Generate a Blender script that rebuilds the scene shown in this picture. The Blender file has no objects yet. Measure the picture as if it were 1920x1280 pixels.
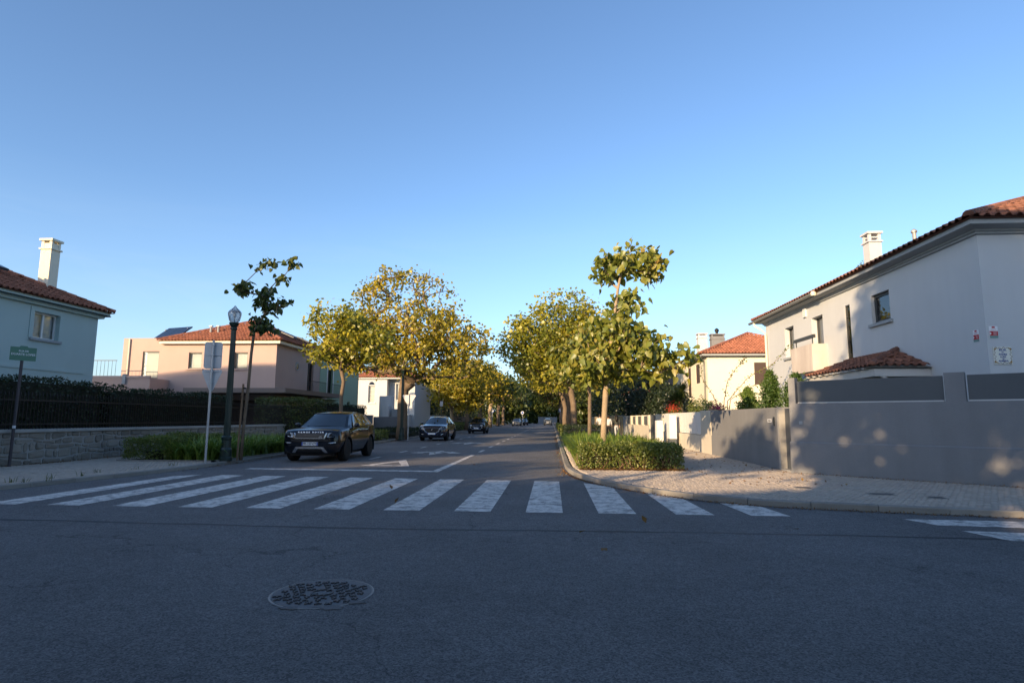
import bpy, bmesh, math, random
import numpy as np
from mathutils import Vector, Matrix

R = math.radians
scene = bpy.context.scene
C = scene.collection

# ------------------------------------------------------------------ camera
cam_data = bpy.data.cameras.new('camera')
cam_data.sensor_width = 36.0
cam_data.lens = 20.81
cam_data.clip_end = 3000
cam_data.clip_start = 0.05
cam = bpy.data.objects.new('camera', cam_data)
C.objects.link(cam)
cam.matrix_world = (Matrix.Translation((0, 0, 1.43)) @ Matrix.Rotation(R(3.85), 4, 'Z')
                    @ Matrix.Rotation(R(97.44), 4, 'X') @ Matrix.Rotation(R(0.28), 4, 'Z'))
scene.camera = cam

# ------------------------------------------------------------------ sky, sun, exposure
SUN_EL = R(13)
SUN_AZ = math.atan2(-0.55, -0.835)          # compass angle from +Y towards +X
world = bpy.data.worlds.new('World')
scene.world = world
world.use_nodes = True
wn = world.node_tree
wn.nodes.clear()
w_out = wn.nodes.new('ShaderNodeOutputWorld')
w_bg = wn.nodes.new('ShaderNodeBackground')
w_sky = wn.nodes.new('ShaderNodeTexSky')
w_sky.sky_type = 'NISHITA'
w_sky.sun_disc = False
w_sky.sun_elevation = SUN_EL
w_sky.sun_rotation = SUN_AZ % (2 * math.pi)
w_sky.altitude = 0
w_sky.air_density = 0.85
w_sky.dust_density = 1.0
w_sky.ozone_density = 3.0
w_bg.inputs['Strength'].default_value = 0.15
# thin high cirrus streaks low over the horizon
w_tc = wn.nodes.new('ShaderNodeTexCoord')
w_map = wn.nodes.new('ShaderNodeMapping')
w_map.inputs['Scale'].default_value = (1.6, 1.6, 9.0)
wn.links.new(w_tc.outputs['Generated'], w_map.inputs['Vector'])
w_noise = wn.nodes.new('ShaderNodeTexNoise')
w_noise.inputs['Scale'].default_value = 2.2
w_noise.inputs['Detail'].default_value = 7
w_noise.inputs['Roughness'].default_value = 0.6
w_noise.inputs['Distortion'].default_value = 0.6
wn.links.new(w_map.outputs[0], w_noise.inputs['Vector'])
w_r1 = wn.nodes.new('ShaderNodeMapRange')
w_r1.inputs['From Min'].default_value = 0.48
w_r1.inputs['From Max'].default_value = 0.78
w_r1.inputs['To Min'].default_value = 0.4
wn.links.new(w_noise.outputs[0], w_r1.inputs['Value'])
w_sep = wn.nodes.new('ShaderNodeSeparateXYZ')
wn.links.new(w_tc.outputs['Generated'], w_sep.inputs[0])
w_r2 = wn.nodes.new('ShaderNodeMapRange')
w_r2.inputs['From Min'].default_value = 0.34
w_r2.inputs['From Max'].default_value = 0.08
w_r2.inputs['To Max'].default_value = 0.5
wn.links.new(w_sep.outputs['Z'], w_r2.inputs['Value'])
w_mul = wn.nodes.new('ShaderNodeMath')
w_mul.operation = 'MULTIPLY'
wn.links.new(w_r1.outputs[0], w_mul.inputs[0])
wn.links.new(w_r2.outputs[0], w_mul.inputs[1])
w_mix = wn.nodes.new('ShaderNodeMix')
w_mix.data_type = 'RGBA'
wn.links.new(w_mul.outputs[0], w_mix.inputs['Factor'])
wn.links.new(w_sky.outputs[0], w_mix.inputs['A'])
w_mix.inputs['B'].default_value = (2.2, 2.75, 3.25, 1)
wn.links.new(w_mix.outputs['Result'], w_bg.inputs['Color'])
wn.links.new(w_bg.outputs[0], w_out.inputs['Surface'])

sun_data = bpy.data.lights.new('sun', 'SUN')
sun_data.energy = 4.2
sun_data.angle = R(0.53)
sun_data.color = (1.0, 0.72, 0.42)
sun = bpy.data.objects.new('sun', sun_data)
C.objects.link(sun)
SUN_VEC = Vector((math.sin(SUN_AZ) * math.cos(SUN_EL), math.cos(SUN_AZ) * math.cos(SUN_EL), math.sin(SUN_EL)))
sun.rotation_euler = SUN_VEC.to_track_quat('Z', 'Y').to_euler()
sun.location = (-20, -20, 30)

scene.view_settings.view_transform = 'Standard'
scene.view_settings.look = 'None'
scene.view_settings.gamma = 1
scene.view_settings.use_curve_mapping = False
scene.view_settings.exposure = 1.02

# ------------------------------------------------------------------ materials
MATS = {}


def mat(name, col, rough=0.85, var=0.12, scale=2.0, fine=40.0, bump=0.0, bscale=60.0, metal=0.0, spec=0.3,
        col2=None, streak=0.0, island=0.0, coat=0.0, contrast=None):
    """A surface: base colour broken up by two noises, optional vertical streaks, per-piece variation and bump."""
    if name in MATS:
        return MATS[name]
    m = bpy.data.materials.new(name)
    m.use_nodes = True
    t = m.node_tree
    N, L = t.nodes, t.links
    b = N['Principled BSDF']
    b.inputs['Roughness'].default_value = rough
    b.inputs['Metallic'].default_value = metal
    b.inputs['Specular IOR Level'].default_value = spec
    if coat:
        b.inputs['Coat Weight'].default_value = coat
        b.inputs['Coat Roughness'].default_value = 0.04
    geo = N.new('ShaderNodeNewGeometry')
    n1 = N.new('ShaderNodeTexNoise')
    n1.inputs['Scale'].default_value = scale
    n1.inputs['Detail'].default_value = 6
    n1.inputs['Roughness'].default_value = 0.65
    L.new(geo.outputs['Position'], n1.inputs['Vector'])
    n2 = N.new('ShaderNodeTexNoise')
    n2.inputs['Scale'].default_value = fine
    n2.inputs['Detail'].default_value = 3
    L.new(geo.outputs['Position'], n2.inputs['Vector'])
    add = N.new('ShaderNodeMath')
    add.operation = 'MULTIPLY_ADD'
    L.new(n2.outputs[0], add.inputs[0])
    add.inputs[1].default_value = 0.5
    L.new(n1.outputs[0], add.inputs[2])
    fac = add.outputs[0]
    if streak:
        mp = N.new('ShaderNodeMapping')
        mp.inputs['Scale'].default_value = (2.3, 2.3, 0.3)
        L.new(geo.outputs['Position'], mp.inputs['Vector'])
        n3 = N.new('ShaderNodeTexNoise')
        n3.inputs['Scale'].default_value = 1.6
        n3.inputs['Detail'].default_value = 5
        L.new(mp.outputs[0], n3.inputs['Vector'])
        a2 = N.new('ShaderNodeMath')
        a2.operation = 'MULTIPLY_ADD'
        L.new(n3.outputs[0], a2.inputs[0])
        a2.inputs[1].default_value = streak
        L.new(fac, a2.inputs[2])
        fac = a2.outputs[0]
    if island:
        oi = N.new('ShaderNodeObjectInfo')
        s = N.new('ShaderNodeMath')
        s.operation = 'ADD'
        L.new(geo.outputs['Random Per Island'], s.inputs[0])
        L.new(oi.outputs['Random'], s.inputs[1])
        fr = N.new('ShaderNodeMath')
        fr.operation = 'FRACT'
        L.new(s.outputs[0], fr.inputs[0])
        a3 = N.new('ShaderNodeMath')
        a3.operation = 'MULTIPLY_ADD'
        L.new(fr.outputs[0], a3.inputs[0])
        a3.inputs[1].default_value = island
        L.new(fac, a3.inputs[2])
        fac = a3.outputs[0]
    lo, hi = contrast or (0.35, 1.15)
    hi2 = hi + 0.5 * streak + island
    mr = N.new('ShaderNodeMapRange')
    mr.inputs['From Min'].default_value = lo
    mr.inputs['From Max'].default_value = hi2
    L.new(fac, mr.inputs['Value'])
    mx = N.new('ShaderNodeMix')
    mx.data_type = 'RGBA'
    L.new(mr.outputs[0], mx.inputs['Factor'])
    ca = tuple(c * (1 - var) for c in col)
    cb = tuple(min(1, c * (1 + var)) for c in col) if col2 is None else col2
    mx.inputs['A'].default_value = (*ca, 1)
    mx.inputs['B'].default_value = (*cb, 1)
    L.new(mx.outputs['Result'], b.inputs['Base Color'])
    if bump:
        n4 = N.new('ShaderNodeTexNoise')
        n4.inputs['Scale'].default_value = bscale
        n4.inputs['Detail'].default_value = 4
        L.new(geo.outputs['Position'], n4.inputs['Vector'])
        bp = N.new('ShaderNodeBump')
        bp.inputs['Strength'].default_value = bump
        bp.inputs['Distance'].default_value = 0.02
        L.new(n4.outputs[0], bp.inputs['Height'])
        L.new(bp.outputs[0], b.inputs['Normal'])
    MATS[name] = m
    return m


def leaf_mat(name, stops, scale=0.6, trans=0.35, gloss=0.05, spread=0.55):
    """Foliage: every leaf takes its own hue, hues drift through the crown; thin leaves let light through."""
    m = bpy.data.materials.new(name)
    m.use_nodes = True
    t = m.node_tree
    N, L = t.nodes, t.links
    N.clear()
    out = N.new('ShaderNodeOutputMaterial')
    geo = N.new('ShaderNodeNewGeometry')
    n1 = N.new('ShaderNodeTexNoise')
    n1.inputs['Scale'].default_value = scale
    n1.inputs['Detail'].default_value = 3
    L.new(geo.outputs['Position'], n1.inputs['Vector'])
    ma = N.new('ShaderNodeMapRange')
    ma.inputs['From Min'].default_value = 0.3
    ma.inputs['From Max'].default_value = 0.7
    L.new(n1.outputs[0], ma.inputs['Value'])
    mx = N.new('ShaderNodeMix')
    mx.data_type = 'FLOAT'
    mx.inputs['Factor'].default_value = spread
    L.new(ma.outputs[0], mx.inputs['A'])
    L.new(geo.outputs['Random Per Island'], mx.inputs['B'])
    cr = N.new('ShaderNodeValToRGB')
    els = cr.color_ramp.elements
    while len(els) < len(stops):
        els.new(0.5)
    for e, (p, c) in zip(els, stops):
        e.position = p
        e.color = (*c, 1)
    L.new(mx.outputs[0], cr.inputs[0])
    d = N.new('ShaderNodeBsdfDiffuse')
    tr = N.new('ShaderNodeBsdfTranslucent')
    gl = N.new('ShaderNodeBsdfGlossy')
    gl.inputs['Roughness'].default_value = 0.45
    L.new(cr.outputs[0], d.inputs['Color'])
    L.new(cr.outputs[0], tr.inputs['Color'])
    m1 = N.new('ShaderNodeMixShader')
    m1.inputs[0].default_value = trans
    L.new(d.outputs[0], m1.inputs[1])
    L.new(tr.outputs[0], m1.inputs[2])
    m2 = N.new('ShaderNodeMixShader')
    m2.inputs[0].default_value = gloss
    L.new(m1.outputs[0], m2.inputs[1])
    L.new(gl.outputs[0], m2.inputs[2])
    L.new(m2.outputs[0], out.inputs['Surface'])
    MATS[name] = m
    return m


def glass_mat(name, tint=(0.9, 0.95, 1.0), fres=1.5, extra=0.06, rough=0.01):
    m = bpy.data.materials.new(name)
    m.use_nodes = True
    t = m.node_tree
    N, L = t.nodes, t.links
    N.clear()
    out = N.new('ShaderNodeOutputMaterial')
    tr = N.new('ShaderNodeBsdfTransparent')
    tr.inputs['Color'].default_value = (*tint, 1)
    gl = N.new('ShaderNodeBsdfGlossy')
    gl.inputs['Roughness'].default_value = rough
    gl.inputs['Color'].default_value = (0.95, 0.97, 1, 1)
    fr = N.new('ShaderNodeFresnel')
    fr.inputs['IOR'].default_value = fres
    ad = N.new('ShaderNodeMath')
    ad.operation = 'ADD'
    ad.inputs[1].default_value = extra
    ad.use_clamp = True
    L.new(fr.outputs[0], ad.inputs[0])
    mx = N.new('ShaderNodeMixShader')
    L.new(ad.outputs[0], mx.inputs[0])
    L.new(tr.outputs[0], mx.inputs[1])
    L.new(gl.outputs[0], mx.inputs[2])
    L.new(mx.outputs[0], out.inputs['Surface'])
    MATS[name] = m
    return m


def asphalt_mat():
    m = mat('asphalt', (0.155, 0.151, 0.150), rough=0.8, var=0.36, scale=0.45, fine=9, bump=0.9, bscale=170, spec=0.25)
    t = m.node_tree
    N, L = t.nodes, t.links
    b = N['Principled BSDF']
    old = b.inputs['Base Color'].links[0].from_socket
    geo = N.new('ShaderNodeNewGeometry')
    # pale and dark aggregate grains
    v = N.new('ShaderNodeTexVoronoi')
    v.inputs['Scale'].default_value = 95
    L.new(geo.outputs['Position'], v.inputs['Vector'])
    sep = N.new('ShaderNodeSeparateColor')
    L.new(v.outputs['Color'], sep.inputs[0])
    r = N.new('ShaderNodeMapRange')
    r.inputs['From Min'].default_value = 0.0
    r.inputs['From Max'].default_value = 1.0
    r.inputs['To Min'].default_value = 0.55
    r.inputs['To Max'].default_value = 1.5
    L.new(sep.outputs[0], r.inputs['Value'])
    mul = N.new('ShaderNodeMix')
    mul.data_type = 'RGBA'
    mul.blend_type = 'MULTIPLY'
    mul.inputs['Factor'].default_value = 1
    L.new(old, mul.inputs['A'])
    L.new(r.outputs[0], mul.inputs['B'])
    # long hairline cracks and worn wheel tracks
    w = N.new('ShaderNodeTexVoronoi')
    w.feature = 'DISTANCE_TO_EDGE'
    w.inputs['Scale'].default_value = 0.22
    nz = N.new('ShaderNodeTexNoise')
    nz.inputs['Scale'].default_value = 1.4
    nz.inputs['Detail'].default_value = 8
    L.new(geo.outputs['Position'], nz.inputs['Vector'])
    vm = N.new('ShaderNodeVectorMath')
    vm.operation = 'MULTIPLY_ADD'
    L.new(nz.outputs['Color'], vm.inputs[0])
    vm.inputs[1].default_value = (1.6, 1.6, 0)
    L.new(geo.outputs['Position'], vm.inputs[2])
    L.new(vm.outputs[0], w.inputs['Vector'])
    cr = N.new('ShaderNodeMapRange')
    cr.inputs['From Min'].default_value = 0.0
    cr.inputs['From Max'].default_value = 0.0035
    cr.inputs['To Min'].default_value = 0.55
    cr.inputs['To Max'].default_value = 1.0
    L.new(w.outputs['Distance'], cr.inputs['Value'])
    mul2 = N.new('ShaderNodeMix')
    mul2.data_type = 'RGBA'
    mul2.blend_type = 'MULTIPLY'
    mul2.inputs['Factor'].default_value = 1
    L.new(mul.outputs['Result'], mul2.inputs['A'])
    L.new(cr.outputs[0], mul2.inputs['B'])
    L.new(mul2.outputs['Result'], b.inputs['Base Color'])
    return m


def paint_mat():
    """Road paint worn through to the asphalt."""
    m = mat('road_paint', (0.66, 0.62, 0.57), rough=0.7, var=0.14, scale=3, fine=30, bump=0.4, bscale=150)
    t = m.node_tree
    N, L = t.nodes, t.links
    b = N['Principled BSDF']
    old = b.inputs['Base Color'].links[0].from_socket
    geo = N.new('ShaderNodeNewGeometry')
    n = N.new('ShaderNodeTexNoise')
    n.inputs['Scale'].default_value = 5
    n.inputs['Detail'].default_value = 12
    n.inputs['Roughness'].default_value = 0.82
    L.new(geo.outputs['Position'], n.inputs['Vector'])
    r = N.new('ShaderNodeMapRange')
    r.inputs['From Min'].default_value = 0.40
    r.inputs['From Max'].default_value = 0.54
    L.new(n.outputs[0], r.inputs['Value'])
    mx = N.new('ShaderNodeMix')
    mx.data_type = 'RGBA'
    mx.inputs['A'].default_value = (0.20, 0.19, 0.18, 1)
    L.new(r.outputs[0], mx.inputs['Factor'])
    L.new(old, mx.inputs['B'])
    L.new(mx.outputs['Result'], b.inputs['Base Color'])
    return m


M_ASPHALT = asphalt_mat()
M_PAINT = paint_mat()
M_TAR = mat('tar_seam', (0.03, 0.03, 0.033), rough=0.6, var=0.3)
M_IRON = mat('cast_iron', (0.055, 0.048, 0.047), rough=0.5, var=0.35, scale=12, spec=0.4, bump=0.3)
M_KERB = mat('kerb_granite', (0.27, 0.25, 0.22), var=0.3, scale=4, fine=70, bump=0.5, bscale=90, island=0.5)
M_COBBLE = mat('limestone_cobble', (0.44, 0.375, 0.31), var=0.27, scale=0.8, fine=50, bump=0.3, bscale=80, island=0.5)
M_SAND = mat('pavement_sand', (0.15, 0.125, 0.10), var=0.3, scale=1.5, fine=60, bump=0.6, bscale=70)
M_SOIL = mat('soil', (0.09, 0.06, 0.04), var=0.5, scale=5, fine=40, bump=0.8, bscale=30)
M_EARTH = mat('grass_ground', (0.07, 0.08, 0.03), var=0.4, scale=0.3, fine=10)
M_STONE = mat('wall_granite', (0.25, 0.225, 0.19), var=0.45, scale=4, fine=45, bump=0.9, bscale=28, island=0.9)
M_MORTAR = mat('mortar', (0.33, 0.32, 0.30), var=0.25, scale=3, bump=0.5, bscale=50)
M_CAP = mat('coping', (0.36, 0.35, 0.33), var=0.25, scale=2, bump=0.3)
M_BLACKIRON = mat('black_iron', (0.012, 0.012, 0.013), rough=0.45, var=0.2)
M_GREENIRON = mat('green_iron', (0.010, 0.026, 0.022), rough=0.35, var=0.3, scale=6, spec=0.5)
M_GALV = mat('galvanised', (0.42, 0.44, 0.46), rough=0.45, metal=0.6, var=0.15, scale=8)
M_ALU = mat('sign_back', (0.52, 0.52, 0.52), rough=0.55, metal=0.1, var=0.12, scale=4)
M_TILE = mat('clay_tile', (0.30, 0.118, 0.072), var=0.45, scale=0.9, fine=14, island=0.7, bump=0.3, bscale=50)
M_OLDTILE = mat('weathered_tile', (0.20, 0.09, 0.06), var=0.6, scale=1.3, fine=12, island=0.9, bump=0.4, bscale=40)
M_BARK = mat('bark', (0.17, 0.125, 0.085), var=0.4, scale=5, fine=30, bump=1.0, bscale=22)
M_PALEBARK = mat('pale_bark', (0.34, 0.26, 0.17), var=0.3, scale=6, fine=40, bump=0.8, bscale=30)
M_TWIG = mat('twig', (0.20, 0.13, 0.08), var=0.3)
M_GLASS = glass_mat('window_glass')
M_CLEAR = glass_mat('lamp_glass', (0.86, 0.88, 0.9), 1.35, 0.10, 0.12)
M_DARK = mat('dark_room', (0.012, 0.012, 0.014), var=0.2)
M_BLIND = mat('roller_blind', (0.62, 0.60, 0.54), var=0.06)
M_WHITEFRAME = mat('white_frame', (0.72, 0.72, 0.70), rough=0.4, var=0.04)
M_DARKFRAME = mat('anthracite_frame', (0.05, 0.055, 0.06), rough=0.4, var=0.1)
M_SHUTTER = mat('brown_shutter', (0.075, 0.05, 0.04), rough=0.6, var=0.2)
M_PLATE = mat('plate_white', (0.75, 0.76, 0.78), rough=0.35, var=0.03)
M_INK = mat('ink_black', (0.01, 0.01, 0.012), rough=0.5, var=0.05)

# ------------------------------------------------------------------ object helpers


def tag(o, label=None, cat=None, group=None, kind=None):
    if label:
        o['label'] = label
    if cat:
        o['category'] = cat
    if group:
        o['group'] = group
    if kind:
        o['kind'] = kind
    return o


def thing(name, label, cat, loc=(0, 0, 0), rz=0.0, group=None):
    o = bpy.data.objects.new(name, None)
    o.empty_display_size = 0.2
    C.objects.link(o)
    o.location = loc
    o.rotation_euler = (0, 0, rz)
    return tag(o, label, cat, group)


def link(name, me, parent=None, loc=(0, 0, 0), rot=(0, 0, 0), scale=(1, 1, 1)):
    o = bpy.data.objects.new(name, me)
    C.objects.link(o)
    o.parent = parent
    o.location = loc
    o.rotation_euler = rot
    o.scale = scale
    return o


def copy_tree(o, parent=None):
    c = o.copy()
    C.objects.link(c)
    if parent is not None:
        c.parent = parent
    for ch in list(o.children):
        copy_tree(ch, c)
    return c


class MB:
    """Collects polygons and becomes ONE mesh."""

    def __init__(self):
        self.v = []
        self.f = []

    def poly(self, pts):
        n = len(self.v)
        self.v += [tuple(p) for p in pts]
        self.f.append(tuple(range(n, n + len(pts))))
        return self

    def raw(self, vs, fs):
        n = len(self.v)
        self.v += [tuple(p) for p in vs]
        self.f += [tuple(i + n for i in f) for f in fs]
        return self

    def box(self, x0, x1, y0, y1, z0, z1, bev=0.0, M=None):
        if bev:
            xs, ys, zs = (x0, x1), (y0, y1), (z0, z1)
            vs = []
            for z, zi in ((z0, bev), (z1, -bev)):
                pass
            ring = lambda d, z: [(x0 + d, y0 + d, z), (x1 - d, y0 + d, z), (x1 - d, y1 - d, z), (x0 + d, y1 - d, z)]
            vs = ring(0, z0) + ring(0, z1 - bev) + ring(bev, z1)
            fs = [(3, 2, 1, 0)]
            for k in (0, 4):
                for i in range(4):
                    j = (i + 1) % 4
                    fs.append((k + i, k + j, k + 4 + j, k + 4 + i))
            fs.append((8, 9, 10, 11))
        else:
            vs = [(x, y, z) for z in (z0, z1) for x, y in ((x0, y0), (x1, y0), (x1, y1), (x0, y1))]
            fs = [(3, 2, 1, 0), (4, 5, 6, 7), (0, 1, 5, 4), (1, 2, 6, 5), (2, 3, 7, 6), (3, 0, 4, 7)]
        if M is not None:
            vs = [tuple(M @ Vector(p)) for p in vs]
        return self.raw(vs, fs)

    def prism(self, pts, z0, z1):
        n = len(pts)
        vs = [(p[0], p[1], z0) for p in pts] + [(p[0], p[1], z1) for p in pts]
        fs = [tuple(range(n - 1, -1, -1)), tuple(range(n, 2 * n))]
        fs += [(i, (i + 1) % n, n + (i + 1) % n, n + i) for i in range(n)]
        return self.raw(vs, fs)

    def tube(self, pts, rad, seg=8, cap=True):
        pts = [Vector(p) for p in pts]
        n = len(pts)
        rad = rad if hasattr(rad, '__len__') else [rad] * n
        vs, fs = [], []
        ref = None
        for i, p in enumerate(pts):
            d = (pts[min(i + 1, n - 1)] - pts[max(i - 1, 0)]).normalized()
            if ref is None:
                ref = Vector((1, 0, 0)) if abs(d.x) < 0.9 else Vector((0, 1, 0))
            a = (ref - d * ref.dot(d)).normalized()
            ref = a
            b = d.cross(a)
            for k in range(seg):
                t = 2 * math.pi * k / seg
                vs.append(p + (a * math.cos(t) + b * math.sin(t)) * rad[i])
        for i in range(n - 1):
            for k in range(seg):
                j = (k + 1) % seg
                fs.append((i * seg + k, i * seg + j, (i + 1) * seg + j, (i + 1) * seg + k))
        if cap:
            fs.append(tuple(range(seg - 1, -1, -1)))
            fs.append(tuple((n - 1) * seg + k for k in range(seg)))
        return self.raw(vs, fs)

    def lathe(self, prof, seg=20, at=(0, 0, 0), axis='Z', flute=0.0):
        vs, fs = [], []
        for r, z in prof:
            for k in range(seg):
                t = 2 * math.pi * k / seg
                rr = r * (1 - (flute if (k % 2) else 0))
                x, y = rr * math.cos(t), rr * math.sin(t)
                q = (x, y, z) if axis == 'Z' else ((z, x, y) if axis == 'X' else (x, z, y))
                vs.append((q[0] + at[0], q[1] + at[1], q[2] + at[2]))
        for i in range(len(prof) - 1):
            for k in range(seg):
                j = (k + 1) % seg
                fs.append((i * seg + k, i * seg + j, (i + 1) * seg + j, (i + 1) * seg + k))
        fs.append(tuple(range(seg - 1, -1, -1)))
        fs.append(tuple((len(prof) - 1) * seg + k for k in range(seg)))
        return self.raw(vs, fs)

    def mesh(self, name, m, smooth=False):
        me = bpy.data.meshes.new(name)
        me.from_pydata([tuple(p) for p in self.v], [], self.f)
        me.materials.append(m)
        if smooth:
            me.polygons.foreach_set('use_smooth', [True] * len(me.polygons))
        me.update()
        return me

    def build(self, name, m, parent=None, smooth=False, **kw):
        return link(name, self.mesh(name, m, smooth), parent, **kw)


def smooth_by_angle(o, deg=35):
    """Sharp edges above an angle, smooth below it."""
    me = o.data
    bm = bmesh.new()
    bm.from_mesh(me)
    bmesh.ops.recalc_face_normals(bm, faces=bm.faces)
    for f in bm.faces:
        f.smooth = True
    for e in bm.edges:
        if len(e.link_faces) == 2 and e.calc_face_angle(0) > R(deg):
            e.smooth = False
    bm.to_mesh(me)
    bm.free()
    return o


def fast_mesh(name, V, Fc, m, smooth=False):
    """Mesh from numpy arrays: V (n,3), Fc (k,c) all faces with c corners."""
    me = bpy.data.meshes.new(name)
    k, c = Fc.shape
    me.vertices.add(len(V))
    me.vertices.foreach_set('co', V.astype(np.float32).ravel())
    me.loops.add(k * c)
    me.loops.foreach_set('vertex_index', Fc.astype(np.int32).ravel())
    me.polygons.add(k)
    me.polygons.foreach_set('loop_start', np.arange(0, k * c, c, dtype=np.int32))
    if smooth:
        me.polygons.foreach_set('use_smooth', np.ones(k, dtype=bool))
    me.materials.append(m)
    me.update(calc_edges=True)
    return me


def text_mesh(s, size, m, align='CENTER', bold=0.0, spacing=1.0):
    cu = bpy.data.curves.new('lettering', 'FONT')
    cu.body = s
    cu.size = size
    cu.align_x = align
    cu.align_y = 'CENTER'
    cu.offset = bold
    cu.space_character = spacing
    cu.extrude = 0.0012
    cu.resolution_u = 2
    o = bpy.data.objects.new('lettering', cu)
    C.objects.link(o)
    dg = bpy.context.evaluated_depsgraph_get()
    me = bpy.data.meshes.new_from_object(o.evaluated_get(dg))
    bpy.data.objects.remove(o)
    me.materials.clear()
    me.materials.append(m)
    return me


def rnd(seed):
    return np.random.default_rng(seed)
# ------------------------------------------------------------------ ground, road, pavements
tag(MB().poly([(-900, -900, -0.03), (900, -900, -0.03), (900, 1500, -0.03), (-900, 1500, -0.03)]).build('ground', M_EARTH), kind='structure')
road = MB().poly([(-70, -9.0, 0), (70, -9.0, 0), (70, 20, 0), (12, 20, 0), (12, 190, 0), (-22, 190, 0), (-22, 20, 0), (-70, 20, 0)]).build('road', M_ASPHALT, loc=(0, 0, .03))
tag(road, kind='structure')

KR = [(0.37, 190), (0.37, 17.4), (0.42, 16.1), (0.63, 14.5), (1.05, 13.2), (1.70, 12.0), (2.45, 10.95), (3.2, 10.4), (3.9, 10.08),
      (5.37, 9.72), (6.8, 9.42), (9, 9.0), (14, 8.2), (30, 6.0), (60, 2)]
KL = [(-9.8, 190), (-9.8, 17), (-9.86, 14.6), (-10.12, 13.2), (-10.32, 11.9), (-10.55, 10.7), (-11.1, 9.6), (-12.3, 8.8), (-15, 8.3), (-40, 8.0), (-65, 8.0)]


def refine(pts, n=3):
    """Chaikin rounding of the interior corners."""
    for _ in range(n):
        q = [pts[0]]
        for a, b in zip(pts, pts[1:]):
            q += [(a[0] * .75 + b[0] * .25, a[1] * .75 + b[1] * .25), (a[0] * .25 + b[0] * .75, a[1] * .25 + b[1] * .75)]
        q.append(pts[-1])
        pts = q
    return pts


def densify(pts, near):
    """Keep the long straight runs out of the rounding."""
    return [pts[0]] + [(pts[1][0], near)] + pts[1:]


KRr = refine(densify(KR, 19.5), 2)
KLr = refine(densify(KL, 19.5), 2)


def offset(pts, d):
    out = []
    n = len(pts)
    for i, p in enumerate(pts):
        a, b = pts[max(i - 1, 0)], pts[min(i + 1, n - 1)]
        tx, ty = b[0] - a[0], b[1] - a[1]
        l = math.hypot(tx, ty)
        out.append((p[0] - ty / l * d, p[1] + tx / l * d))
    return out


KW = 0.16
KRi = offset(KRr, KW)          # travelling towards the camera the pavement lies on the left hand
KLi = offset(KLr, -KW)
pav_r = MB().prism(KRi + [(60, 190)], -0.02, 0.095).build('pavement', M_SAND)
tag(pav_r, kind='structure')
pav_l = MB().prism((KLi + [(-65, 190)])[::-1], -0.02, 0.095).build('pavement', M_SAND)
tag(pav_l, kind='structure')
# the far side of the crossing street, behind the camera
KB = [(-70, -5.5), (70, -5.5)]
pav_b = MB().prism([(-70, -5.5), (-70, -60), (70, -60), (70, -5.5)], -0.02, 0.11).build('pavement', M_SAND)
tag(pav_b, kind='structure')


def walk(pts, step, gap=0.005):
    """Cut a polyline into lengths."""
    out, carry = [], 0.0
    P = [Vector((*p, 0)) for p in pts]
    cum = [0]
    for a, b in zip(P, P[1:]):
        cum.append(cum[-1] + (b - a).length)

    def at(s):
        for i in range(len(P) - 1):
            if s <= cum[i + 1]:
                return P[i].lerp(P[i + 1], (s - cum[i]) / max(1e-6, cum[i + 1] - cum[i]))
        return P[-1]
    s = 0
    while s + step <= cum[-1]:
        out.append((at(s + gap), at(s + step - gap)))
        s += step
    return out


kerb_me = [MB().box(-0.5, 0.5, 0, KW - 0.005, -0.03, 0.124 + 0.004 * k, bev=0.014).mesh('kerb_stone', M_KERB) for k in range(3)]


def lay_kerb(pts, side, parent, vis):
    rg = random.Random(5)
    rest = MB()
    for a, b in walk(pts, 0.95):
        mid = (a + b) / 2
        d = b - a
        ang = math.atan2(d.y, d.x)
        L = d.length
        if vis(mid):
            o = link('kerb_stone', rg.choice(kerb_me), parent, loc=(a + b) / 2, rot=(0, rg.uniform(-.004, .004), ang + (0 if side > 0 else 0)), scale=(L, 1 if side > 0 else -1, 1))
        else:
            M = Matrix.Translation(mid) @ Matrix.Rotation(ang, 4, 'Z')
            if side > 0:
                rest.box(-L / 2, L / 2, 0, KW - .005, -.03, .124, M=M)
            else:
                rest.box(-L / 2, L / 2, -KW + .005, 0, -.03, .124, M=M)
    o = rest.build('kerb_line', M_KERB, parent)
    tag(o, kind='stuff')


lay_kerb(KRr, 1, pav_r, lambda p: p.y < 60 and p.x < 11)
lay_kerb(KLr, -1, pav_l, lambda p: 10 < p.y < 60)


def pip(px, py, poly):
    x, y = px, py
    inside = np.zeros(len(x), bool)
    n = len(poly)
    for i in range(n):
        x0, y0 = poly[i]
        x1, y1 = poly[(i + 1) % n]
        if y0 == y1:
            continue
        c = ((y0 > y) != (y1 > y)) & (x < (x1 - x0) * (y - y0) / (y1 - y0) + x0)
        inside ^= c
    return inside


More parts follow.
